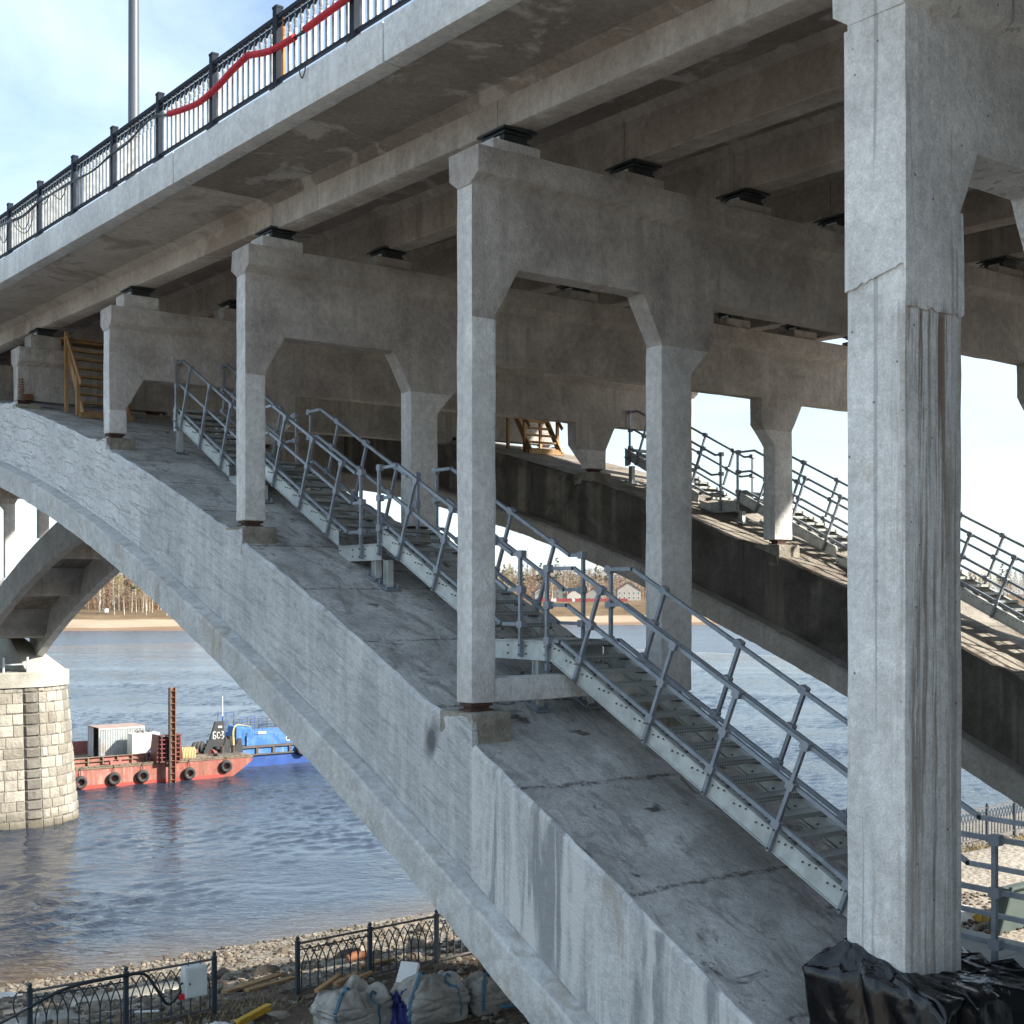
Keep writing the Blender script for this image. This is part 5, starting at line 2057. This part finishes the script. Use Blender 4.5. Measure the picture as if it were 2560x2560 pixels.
bx = thing('control_box', 'pale grey electrical control box hung on the left fence', 'control box', (0, 0, 0))
mb = MB()
mb.box(9.70, 10.14, 23.44, 23.66, -7.55, -6.98)
rough(mb.obj('housing', 'box_white', bx), 0, 0, 0.012, 2)
mb = MB()
mb.box(9.73, 10.11, 23.42, 23.438, -7.52, -7.01)
d_ = mb.obj('door', 'box_white', bx)
mb = MB()
mb.cyl((9.78, 23.405, -7.28), (9.78, 23.42, -7.28), 0.018, None, 8)
mb.obj('lock', 'bolt_steel', d_)
mb = MB()
for x in (9.80, 10.04):
    mb.tube(spline([(x, 23.55, -6.98), (x + 0.02, 23.58, -6.88), (x + 0.05, 23.72, -6.86), (x + 0.06, 23.80, -6.95)], 5), 0.010, 5)
mb.obj('hanger', 'fence_paint', bx)
mb = MB()
mb.box(9.60, 9.70, 23.46, 23.58, -7.56, -7.47)
mb.obj('socket', 'red_plastic', bx)
mb = MB()
mb.tube(spline([(9.64, 23.5, -7.42), (9.62, 23.5, -7.3), (9.68, 23.5, -7.26)], 5), 0.02, 6)
mb.obj('plug_loop', 'cable', bx)
mb = MB()
mb.tube(spline([(5.2, 23.7, -7.55), (6.3, 23.66, -7.45), (6.9, 23.66, -7.25)], 6), 0.018, 6)
mb.tube(spline([(6.9, 23.66, -7.25), (7.6, 23.66, -7.02), (8.64, 23.66, -6.98), (9.0, 23.64, -7.02), (9.2, 23.60, -7.30), (9.4, 23.58, -7.62), (9.55, 23.56, -7.55), (9.64, 23.52, -7.42)], 7), 0.03, 7)
tag(mb.obj('supply_cable', 'cable', None, 60), 'thick black cable sagging along the left fence to the control box', 'cable')

# ------------------------------------------------------------------ stones and litter on the bank
PHI = (1 + 5 ** 0.5) / 2
ICO = [Vector(p).normalized() for p in ((-1, PHI, 0), (1, PHI, 0), (-1, -PHI, 0), (1, -PHI, 0), (0, -1, PHI), (0, 1, PHI), (0, -1, -PHI), (0, 1, -PHI), (PHI, 0, -1), (PHI, 0, 1), (-PHI, 0, -1), (-PHI, 0, 1))]
SF = [(0, 11, 5), (0, 5, 1), (0, 1, 7), (0, 7, 10), (0, 10, 11), (1, 5, 9), (5, 11, 4), (11, 10, 2), (10, 7, 6), (7, 1, 8), (3, 9, 4), (3, 4, 2), (3, 2, 6), (3, 6, 8), (3, 8, 9), (4, 9, 5), (2, 4, 11), (6, 2, 10), (8, 6, 7), (9, 8, 1)]


def stone_verts(r, rg, flat=0.55):
    sx, sy = rg.uniform(0.55, 1.0), rg.uniform(0.7, 1.1)
    return [Vector((v.x * sx, v.y * sy, v.z * flat)) * r * rg.uniform(0.42, 0.66) for v in ICO]


def scatter(name, mat, n, x0, x1, y0, y1, r0, r1, label, cat, seed, power=2.5, keep=None):
    rg = random.Random(seed)
    mb = MB()
    for _ in range(n):
        x, y = rg.uniform(x0, x1), rg.uniform(y0, y1)
        if keep and not keep(x, y, rg):
            continue
        r = r0 + (r1 - r0) * rg.random() ** power
        a = rg.uniform(0, 6.28)
        R = Matrix.Rotation(a, 3, 'Z')
        z = ground_z(x, y) + r * 0.15
        mb.add([R @ v + Vector((x, y, z)) for v in stone_verts(r, rg)], SF)
    o = mb.obj(name, mat, None, fix=True)
    stuff(o)
    o['label'] = label
    o['category'] = cat
    return o


scatter('shingle', 'rubble', 11000, 1, 48, 25.5, 55.2, 0.05, 0.30, 'loose shingle and broken stone covering the slope down to the river', 'shingle', 11)
scatter('rubble', 'rubble_dark', 5200, 4, 24, 18.5, 26.5, 0.03, 0.22, 'broken rubble strewn over dark soil beside the fence under the bridge', 'rubble', 12, 3.0)
scatter('gravel', 'rubble', 2200, 25.5, 31.5, 17.5, 23.0, 0.05, 0.20, 'heap of pale gravel on the ground beyond the large column', 'gravel', 13, 2.0, lambda x, y, r: (x - 28.6) ** 2 / 6.5 + (y - 20.2) ** 2 / 4.5 < 1)

rg = random.Random(21)
spots = []
for k in range(46):
    spots.append((rg.uniform(4, 34), rg.uniform(27, 53), rg.uniform(0.28, 0.62)))
for k in range(24):
    spots.append((rg.uniform(7, 19), rg.uniform(21.5, 25.2), rg.uniform(0.18, 0.34)))
vm = []
for k in range(6):
    mb = MB()
    mb.add(stone_verts(1.5, rg, 0.55), SF)
    me = mb.mesh('stone', 'rubble')
    bm = bmesh.new()
    bm.from_mesh(me)
    bmesh.ops.bevel(bm, geom=bm.edges[:], offset=0.05, segments=1, affect='EDGES')
    bm.to_mesh(me)
    bm.free()
    vm.append(me)
for x, y, r in spots:
    o = link('stone', rg.choice(vm), None, (x, y, ground_z(x, y) + r * 0.12))
    o.scale = (r, r * rg.uniform(0.6, 1.1), r * rg.uniform(0.7, 1.1))
    o.rotation_euler = (rg.uniform(-0.3, 0.3), rg.uniform(-0.3, 0.3), rg.uniform(0, 6))
    tag(o, 'larger loose stone lying among the shingle of the near riverbank', 'stone', 'larger loose stones on the near bank')

# kerb of pale concrete along the slope below the gap in the fence
mb = MB()
mb.box(10.8, 13.6, 32.8, 33.6, ground_z(0, 33.2) - 0.3, ground_z(0, 33.2) + 0.14)
tag(rough(mb.obj('kerb', 'stone_pale', None), 0.3, 0.03, 0.04, 1), 'pale broken concrete kerb lying on the slope beyond the control box', 'kerb')


def plank(x, y, z, l, w, t, rz, lab, mat='wood', ry=0.0, nm='plank', cat='plank', grp=None):
    mb = MB()
    mb.box(-l / 2, l / 2, -w / 2, w / 2, 0, t)
    o = mb.obj(nm, mat, None, None, (x, y, z))
    o.rotation_euler = (0, ry, rz)
    return tag(o, lab, cat, grp)


plank(11.75, 24.9, -7.98, 1.5, 0.18, 0.05, 0.30, 'longer weathered plank lying in the gap between the fences')
plank(12.0, 24.6, -7.97, 1.2, 0.14, 0.05, 0.22, 'shorter weathered plank lying just in front of the longer one')
plank(14.5, 24.6, -7.96, 0.9, 0.16, 0.06, 0.1, 'orange brown board behind the right fence')
plank(9.25, 24.2, -7.9, 0.45, 0.07, 0.02, -0.5, 'white painted batten on the soil behind the control box fence', 'white_paint', cat='batten')
b = thing('steel_beam', 'yellow painted beam lying on the ground at the bottom edge', 'beam', (10.75, 22.75, -7.93))
b.rotation_euler = (0, -0.03, 0.50)
mb = MB()
mb.box(-0.5, 0.5, -0.06, 0.06, 0, 0.03)
mb.box(-0.5, 0.5, -0.02, 0.02, 0.03, 0.09)
mb.box(-0.5, 0.5, -0.06, 0.06, 0.09, 0.12)
mb.obj('section', 'yellow_paint', b)


def blanket(x, y, sx, sy, h, seed, mat, nm, lab, cat):
    """crumpled sheet or sack lying on the ground"""
    mb = MB()
    n = 22
    for j in range(n + 1):
        for i in range(n + 1):
            u, v = i / n * 2 - 1, j / n * 2 - 1
            e = max(0.0, 1 - (abs(u) ** 3 + abs(v) ** 3) ** 0.8)
            px, py = x + u * sx + 0.1 * noise.noise(Vector((u * 2, v * 2, seed))), y + v * sy + 0.1 * noise.noise(Vector((u * 2, v * 2, seed + 5)))
            zz = ground_z(px, py) + 0.01 + h * e * (0.6 + 0.6 * abs(noise.noise(Vector((u * 2.5, v * 2.5, seed + 9))))) + 0.3 * h * e * noise.noise(Vector((u * 7, v * 7, seed)))
            mb.v.append((px, py, zz))
    for j in range(n):
        for i in range(n):
            mb.f.append((j * (n + 1) + i, j * (n + 1) + i + 1, (j + 1) * (n + 1) + i + 1, (j + 1) * (n + 1) + i))
    mb.mi = [0] * len(mb.f)
    return tag(mb.obj(nm, mat, None, 60, fix=False), lab, cat)


blanket(9.9, 22.65, 0.45, 0.22, 0.20, 3.0, 'sack_white', 'plastic_sheet', 'crumpled white sheet beside the yellow beam', 'sheet')
blanket(8.2, 27.4, 0.9, 0.5, 0.32, 8.0, 'bag_cloth', 'plastic_sheet', 'pale crumpled sheet on the shingle behind the left fence end', 'sheet')
blanket(12.6, 47.5, 1.0, 0.5, 0.25, 15.0, 'sack_white', 'plastic_sheet', 'white scrap of sheet lying by the water at the left edge', 'sheet')
blanket(28.2, 19.7, 0.55, 0.45, 0.45, 12.0, 'sack_white', 'litter_sack', 'bright white sack lying by the gravel heap beyond the large column', 'sack')
blanket(28.5, 19.2, 0.28, 0.25, 0.3, 19.0, 'yellow_paint', 'litter_sack', 'small yellow sack beside the white one beyond the large column', 'sack')
mb = MB()
mb.tube(spline([(15.7, 28.0, ground_z(0, 28.0) + 0.16), (16.0, 28.05, ground_z(0, 28.05) + 0.2), (16.4, 28.15, ground_z(0, 28.15) + 0.16)], 5), [0.08, 0.09, 0.10, 0.11, 0.11, 0.11, 0.1, 0.1, 0.09, 0.08, 0.07], 9)
tag(mb.obj('driftwood_log', 'spud_rust', None, 60), 'short brown log on the shingle behind the right fence', 'log')


# rubble bags
def bag(x, y, w, d, h, seed, label, straps):
    root = thing('rubble_bag', label, 'bulk bag', (x, y, GROUND_Z), 'filled white bulk bags under the arch')
    mb = MB()
    nu, nv = 120, 64
    def P(u, v):
        a = u * 2 * math.pi
        ca, sa = math.cos(a), math.sin(a)
        k = (abs(ca) ** 5 + abs(sa) ** 5) ** -0.2
        if v < 0.7:
            t = v / 0.7
            r = 0.90 + 0.10 * math.sin(math.pi * t) - 0.06 * t
            z = h * 0.80 * t
        else:
            t = (v - 0.7) / 0.3
            r = 0.84 * (1 - t ** 1.5 * 0.99)
            z = h * (0.80 + 0.20 * math.sin(t * 2.0))
        # slack cloth: creases running round the sides, crumples on top
        q = Vector((ca * 1.2, sa * 1.2, v * 2.5 + seed))
        cre = abs(noise.noise(Vector((ca * 1.6 + v * 1.5, sa * 1.6, v * 6.5 + seed))))
        cre2 = abs(noise.noise(Vector((ca * 4 + v * 3, sa * 4, v * 12 + seed * 2))))
        r += 0.10 * noise.noise(q) - 0.055 * (1 - min(cre * 3, 1)) * min(1, v * 3) - 0.018 * (1 - min(cre2 * 3, 1))
        if v > 0.55:
            f = min(1, (v - 0.55) / 0.2)
            top = noise.noise(Vector((ca * r * 1.8, sa * r * 1.8, seed + 3)))
            rid = abs(noise.noise(Vector((ca * r * 2.6, sa * r * 2.6, seed + 7))))
            z += f * h * (0.30 * top - 0.10 * (1 - min(rid * 3.0, 1)) + 0.02)
        return Vector((ca * k * r * w / 2, sa * k * r * d / 2, max(z, 0)))
    for j in range(nv + 1):
        for i in range(nu):
            mb.v.append(tuple(P(i / nu, j / nv)))
    for j in range(nv):
        for i in range(nu):
            mb.f.append((j * nu + i, j * nu + (i + 1) % nu, (j + 1) * nu + (i + 1) % nu, (j + 1) * nu + i))
    mb.f.append(tuple(range(nv * nu, nv * nu + nu)))
    mb.mi = [0] * len(mb.f)
    mb.obj('sack', 'bag_cloth', root, 70)
    for u in straps:
        mb = MB()
        path = [P(u, v / 20) * 1.015 + Vector((0, 0, 0.02)) for v in range(2, 18)]
        top = path[-1]
        path += [top + Vector((0.06, 0.02, 0.10)), top + Vector((0.16, 0.03, 0.03))]
        for p, q in zip(path, path[1:]):
            mb.beam(p, q, 0.055, 0.012, up=Vector((p.x, p.y, 0)).normalized())
        mb.obj('strap', 'blue_strap', root)
    return root


bag(12.15, 21.45, 1.50, 1.2, 0.72, 1.0, 'sagging white bulk bag of timber scraps with blue straps, nearest the fence gap', (0.62, 0.80))
bag(13.55, 21.05, 1.45, 1.2, 0.80, 5.0, 'full white bulk bag with crumpled top and blue straps beside the arch', (0.60, 0.83))
bag(14.75, 20.9, 0.95, 0.9, 0.62, 9.0, 'smaller dirty bulk bag half hidden against the arch', (0.65,))
for k, (dx, dy, l, rz, lab) in enumerate(((-0.25, 0.2, 0.8, 0.5, 'long timber scrap poking out of the left bulk bag'), (0.1, 0.15, 0.6, 0.3, 'short timber scrap on top of the left bulk bag'), (0.35, 0.0, 0.5, 0.15, 'pale timber scrap at the right of the left bulk bag'))):
    plank(12.15 + dx, 21.75 + dy, -7.30 + 0.03 * k, l, 0.10, 0.05, rz, lab, 'wood', -0.12, 'timber_scrap', 'timber scrap')
o = plank(13.30, 21.35, -7.22, 0.42, 0.36, 0.10, 0.6, 'pale foam block standing on top of the right bulk bag', 'white_paint', -0.9, 'foam_block', 'foam block')
blanket(12.85, 21.1, 0.30, 0.5, 0.70, 31.0, 'mesh_blue', 'mesh_sack', 'dark blue mesh sack squeezed between the two bulk bags', 'mesh sack')
mb = MB()
mb.lathe([(0.0, 0), (0.035, 0.0), (0.035, 0.18), (0.015, 0.24), (0.015, 0.28), (0, 0.28)], n=10)
o = mb.obj('bottle', 'blue_strap', None, 50, (14.75, 20.35, -7.85))
o.rotation_euler = (1.5, 0, 0.9)
tag(o, 'small blue plastic bottle lying by the smaller bulk bag', 'bottle')

# greenish sheet steel housing beyond the large column
gsx = thing('sheet_steel_bin', 'grey green sheet steel bin standing beyond the stair landing', 'bin', (0, 0, 0))
mb = MB()
mb.prism([(27.6, -8.0), (31.5, -8.0), (31.5, -7.0), (28.1, -7.0)], 'y', 18.2, 18.5)
mb.obj('body', 'green_sheet', gsx)
mb = MB()
mb.cyl((27.55, 18.12, -8.0), (28.07, 18.12, -6.95), 0.06, None, 8)
mb.cyl((28.07, 18.12, -6.98), (31.6, 18.12, -6.98), 0.05, None, 8)
mb.obj('edge_pipe', 'green_sheet', gsx)

# dry grass along the path fence
rg = random.Random(5)
mb = MB()
for k in range(2600):
    x = rg.uniform(33, 45) if k % 3 else rg.uniform(5, 12)
    y = fy(x) + rg.uniform(-0.9, 0.7)
    z = ground_z(x, y)
    a = rg.uniform(0, 6.28)
    l = rg.uniform(0.08, 0.28)
    dx, dy = math.cos(a), math.sin(a)
    mb.add([(x - dy * 0.012, y + dx * 0.012, z), (x + dy * 0.012, y - dx * 0.012, z), (x + dx * l * 0.8, y + dy * l * 0.8, z + l * 0.7)], [(0, 1, 2)])
g = stuff(mb.obj('dry_grass', 'dry_grass', None, fix=False))
g['label'] = 'tufts of dry yellow grass at the foot of the fence'
g['category'] = 'grass'

# ------------------------------------------------------------------ black sheeting round the nearest column foot
def plastic():
    corners = [(9.98, 8.72), (10.06, 7.14), (11.75, 7.05), (11.75, 8.8)]
    topz = [-3.60, -3.72, -3.68, -3.6]
    col = [(10.24, 8.42), (10.24, 7.71), (11.14, 7.71), (11.14, 8.42)]
    colz = [-3.36, -3.55, -3.68, -3.6]
    rgp = random.Random(8)
    nu, lv = 11, [0.0, 0.2, 0.38, 0.55, 0.70, 0.80, 0.88, 0.95, 1.0]
    bm = bmesh.new()
    rows_ = []
    for e in range(4):
        for k in range(nu):
            t = (k + (rgp.uniform(-0.32, 0.32) if k else 0)) / nu
            def lerp(A):
                a, b_ = A[e], A[(e + 1) % 4]
                if isinstance(a, tuple):
                    return Vector((a[0] + (b_[0] - a[0]) * t, a[1] + (b_[1] - a[1]) * t))
                return a + (b_ - a) * t
            c, cz, r, rz = lerp(corners), lerp(topz), lerp(col), lerp(colz)
            out = (c - Vector((10.75, 7.95))).normalized()
            colm = []
            for j, v in enumerate(lv):
                vv = v + (rgp.uniform(-0.05, 0.05) if 0 < j < len(lv) - 1 else 0)
                if vv < 0.70:
                    q = vv / 0.70
                    zb_ = zt(c.y) - 0.05
                    z = zb_ + (cz - zb_) * q
                    p = c + out * (rgp.uniform(-0.075, 0.05) * (1 if 0 < k else 0.2) - 0.05 * math.sin(q * math.pi))
                else:
                    q = (vv - 0.70) / 0.30
                    z = cz + (rz - cz) * q + rgp.uniform(-0.05, 0.06) * (1 - q)
                    p = c + (r - c) * min(q, 1.0)
                    if j == len(lv) - 1:
                        z += rgp.choice((0, 0.01, 0.03))
                colm.append(bm.verts.new((p.x, p.y, z)))
            rows_.append(colm)
    L = len(rows_)
    for i in range(L):
        A, B = rows_[i], rows_[(i + 1) % L]
        for j in range(len(lv) - 1):
            if rgp.random() < 0.5:
                bm.faces.new((A[j], B[j], B[j + 1]))
                bm.faces.new((A[j], B[j + 1], A[j + 1]))
            else:
                bm.faces.new((A[j], B[j], A[j + 1]))
                bm.faces.new((B[j], B[j + 1], A[j + 1]))
    bmesh.ops.subdivide_edges(bm, edges=bm.edges[:], cuts=3, use_grid_fill=True, smooth=0.18)
    for v in bm.verts:
        p = v.co
        v.co += v.normal * (0.010 * noise.noise(p * 5.0) + 0.022 * max(0, 1 - 7 * abs(noise.noise(Vector((p.x * 2.4 + p.z * 1.6, p.y * 2.4 - p.z * 1.2, p.z * 0.9))))))
    bmesh.ops.recalc_face_normals(bm, faces=bm.faces)
    me = bpy.data.meshes.new('plastic_sheeting')
    bm.to_mesh(me)
    bm.free()
    me.materials.append(MATS['black_plastic'])
    me.shade_smooth()
    o = link('plastic_sheeting', me)
    return tag(o, 'glossy black plastic sheeting tied around the foot of the nearest column', 'sheeting')


plastic()


# ------------------------------------------------------------------ far bank: trees and houses
def tree_mesh(seed, kind):
    rg = random.Random(seed)
    H = rg.uniform(17, 24)
    T, Wd, Tw = MB(), MB(), MB()
    lean = Vector((rg.uniform(-0.05, 0.05), rg.uniform(-0.05, 0.05), 1))
    pts = [lean * (H * k / 8) + Vector((0.25 * math.sin(k * 1.3 + seed), 0.2 * math.cos(k + seed), 0)) * (k / 8) for k in range(9)]
    rs_ = [0.17 * (1 - k / 9.5) + 0.02 for k in range(9)]
    T.tube(pts, rs_, 6)
    for b_ in range(26 if kind != 'pine' else 30):
        t = rg.uniform(0.30, 0.98) if kind != 'pine' else rg.uniform(0.45, 1.0)
        k = min(int(t * 8), 7)
        p = pts[k].lerp(pts[k + 1], t * 8 - k)
        a = rg.uniform(0, 6.28)
        l = (1.05 - t) * H * rg.uniform(0.16, 0.30) + 0.5
        up = rg.uniform(0.5, 1.3) if kind != 'pine' else rg.uniform(0.0, 0.4)
        d = Vector((math.cos(a), math.sin(a), up)).normalized()
        q = p + d * l
        T.tube([p, p + d * l * 0.5 + Vector((0, 0, 0.1)), q], [0.05, 0.035, 0.015], 4)
        nt = 26 if kind != 'pine' else 34
        for s in range(nt):
            f = rg.uniform(0.25, 1.0)
            o = p + d * l * f
            v = Vector((rg.gauss(0, 1), rg.gauss(0, 1), rg.gauss(0.3, 0.8))).normalized() * rg.uniform(0.5, 1.5 if kind != 'pine' else 0.9)
            w = v.cross(Vector((rg.random(), rg.random(), rg.random()))).normalized() * (0.035 if kind != 'pine' else 0.16)
            Tw.add([o - w, o + w, o + v], [(0, 1, 2)])
    return T, Tw


bark = {'birch': 'birch', 'bark': 'bark', 'pine': 'bark'}
protos = []
for s in range(7):
    kind = 'birch' if s < 4 else ('bark' if s < 6 else 'pine')
    T, Tw = tree_mesh(40 + s, kind)
    protos.append((kind, T.mesh('trunk', bark[kind], 60), Tw.mesh('crown', 'pine_green' if kind == 'pine' else ('twig_green' if s in (1, 4) else 'twig'), fix=False)))
rg = random.Random(77)
S_, C_ = math.sin(YAW), math.cos(YAW)


def far_point(px, depth):
    u = (px - 1280) / 3296.0
    return depth * (S_ + u * C_), depth * (C_ - u * S_)


def bank_z(x, y):
    d = y - shore_y(x)
    for (a, b), (c, e) in zip(rows, rows[1:]):
        if d <= c:
            return b + (e - b) * max(0, (d - a)) / (c - a) + bank_lift(x, d)
    return rows[-1][1] + 4


def tree(x, y, k, label, grp):
    kind, tm, cmesh = protos[k]
    o = thing('birch_tree' if kind == 'birch' else ('pine_tree' if kind == 'pine' else 'bare_tree'), label, 'tree', (x, y, bank_z(x, y) - 0.2), grp)
    s = rg.uniform(0.8, 1.15)
    o.scale = (s, s, s * rg.uniform(0.9, 1.1))
    o.rotation_euler = (0, 0, rg.uniform(0, 6.28))
    link('trunk', tm, o)
    link('crown', cmesh, o)


for lo, hi, n, lab, grp, fx in ((150, 430, 62, 'slender bare tree in the grove on the far bank, left under the arch', 'trees of the left grove on the far bank', 0), (1215, 1640, 84, 'bare tree on the far bank among the houses seen past the handrails', 'trees by the houses on the far bank', 1), (2380, 2620, 30, 'bare tree on the far bank at the right edge of the view', 'trees on the far bank at the right edge', 2)):
    for i in range(n):
        px = rg.uniform(lo, hi)
        x0, y0 = far_point(px, 600)
        sy_ = shore_y(x0)
        depth = 600 * (sy_ + rg.uniform(58 if fx != 1 else 62, 170)) / y0
        x, y = far_point(px, depth)
        tree(x, y, rg.choice((0, 1, 2, 3, 0, 2, 4, 5)) if rg.random() > 0.08 else 6, lab, grp)

# the wood behind reads as one mass
mb = MB()
trunkm = MB()
for i in range(3400):
    px = rg.uniform(-500, 3400) if i % 2 else rg.choice((rg.uniform(80, 480), rg.uniform(1150, 1720)))
    x0, y0 = far_point(px, 650)
    depth = 650 * (shore_y(x0) + rg.uniform(125, 300)) / max(y0, 60)
    if depth > 1500 or depth < 250:
        continue
    x, y = far_point(px, depth)
    z0 = bank_z(x, y)
    H = rg.uniform(14, 23)
    mb.add([(x - 0.14, y, z0), (x + 0.14, y, z0), (x, y, z0 + H)], [(0, 1, 2)])
    for k in range(46):
        t = rg.uniform(0.02, 1)
        r = (1.1 - t) * 4.2
        o = Vector((x + rg.gauss(0, r * 0.5), y + rg.gauss(0, r * 0.5), z0 + H * t))
        v = Vector((rg.gauss(0, 1), rg.gauss(0, 1), rg.gauss(0.4, 0.8))).normalized() * rg.uniform(0.8, 2.0)
        w = v.cross(Vector((rg.random(), rg.random(), rg.random()))).normalized() * 0.16
        mb.add([o - w, o + w, o + v], [(0, 1, 2)])
g = stuff(mb.obj('distant_wood', 'twig', None, fix=False))
g['label'] = 'brown leafless wood massed along the far bank'
g['category'] = 'wood'


def house(px, dep, w, d, h, rot_, label, roofm='house_roof'):
    x, y = far_point(px, dep)
    root = thing('house', label, 'house', (x, y, bank_z(x, y) - 0.3), 'houses on the far bank')
    root.rotation_euler = (0, 0, rot_ - YAW)
    mb = MB()
    mb.box(-w / 2, w / 2, -d / 2, d / 2, 0, h)
    mb.prism([(-w / 2, h), (w / 2, h), (0, h + w * 0.32)], 'y', -d / 2, d / 2)
    mb.obj('wall', 'house_wall', root)
    mb = MB()
    e = 0.5
    for sg in (-1, 1):
        vs = []
        for yy in (-d / 2 - e, d / 2 + e):
            vs += [(sg * (w / 2 + e), yy, h - e * 0.64 + 0.03), (0, yy, h + w * 0.32 + 0.03), (0, yy, h + w * 0.32 + 0.25), (sg * (w / 2 + e), yy, h - e * 0.64 + 0.25)]
        mb.add(vs, [(0, 1, 2, 3), (7, 6, 5, 4), (0, 4, 5, 1), (1, 5, 6, 2), (2, 6, 7, 3), (3, 7, 4, 0)])
    mb.obj('roof', roofm, root)
    nwin = max(2, int(w / 3))
    for f in range(int(h // 3)):
        for i in range(nwin):
            xx = -w / 2 + w * (i + 0.5) / nwin
            mb = MB()
            mb.box(xx - 0.55, xx + 0.55, -d / 2 - 0.05, -d / 2 + 0.02, 0.9 + 3 * f, 2.3 + 3 * f)
            wo_ = mb.obj('window', 'white_paint', root)
            mb = MB()
            mb.box(xx - 0.45, xx + 0.45, -d / 2 - 0.07, -d / 2 - 0.052, 1.0 + 3 * f, 2.2 + 3 * f)
            mb.obj('pane', 'house_glass', wo_)


house(1352, 815, 9, 8, 5.5, 0.2, 'low pale house at the left of the far bank group')
house(1404, 830, 8, 9, 7.0, -0.1, 'gabled white house in the middle of the far bank group')
house(1432, 805, 10, 8, 4.0, 0.3, 'flat cream house beside the gabled one on the far bank')
house(1487, 815, 11, 8, 4.5, 0.0, 'long low cream house on the far bank right of the gabled one')
house(1570, 835, 15, 8, 6.5, 0.1, 'wide grey white house farthest right on the far bank')
fr = thing('panel_fence', 'dark red panel fence in front of the far bank houses', 'fence')
for k in range(34):
    px = 1345 + k * 6.6
    x, y = far_point(px, 785)
    x2, y2 = far_point(px + 6.2, 785)
    mb = MB()
    z0 = bank_z(x, y)
    mb.beam((x, y, z0 + 0.9), (x2, y2, z0 + 0.9), 0.12, 1.8)
    mb.obj('panel', 'white_paint' if k in (5, 6, 13, 17) else 'red_fence', fr)
x, y = far_point(266, 655)
mb = MB()
mb.box(x - 0.9, x + 0.9, y - 0.5, y + 0.5, bank_z(x, y) + 0.4, bank_z(x, y) + 2.2)
mb.box(x - 0.6, x - 0.5, y, y + 0.1, bank_z(x, y) - 0.3, bank_z(x, y) + 0.4)
mb.box(x + 0.5, x + 0.6, y, y + 0.1, bank_z(x, y) - 0.3, bank_z(x, y) + 0.4)
tag(mb.obj('notice_board', 'white_paint', None), 'small white board at the foot of the left grove on the far bank', 'board')
mb = MB()
x, y = far_point(1318, 1150)
mb.cyl((x, y, -4), (x, y, 42), 0.5, 0.2, 6)
tag(mb.obj('radio_mast', 'lamp_paint', None), 'thin radio mast above the trees beyond the far bank', 'mast')
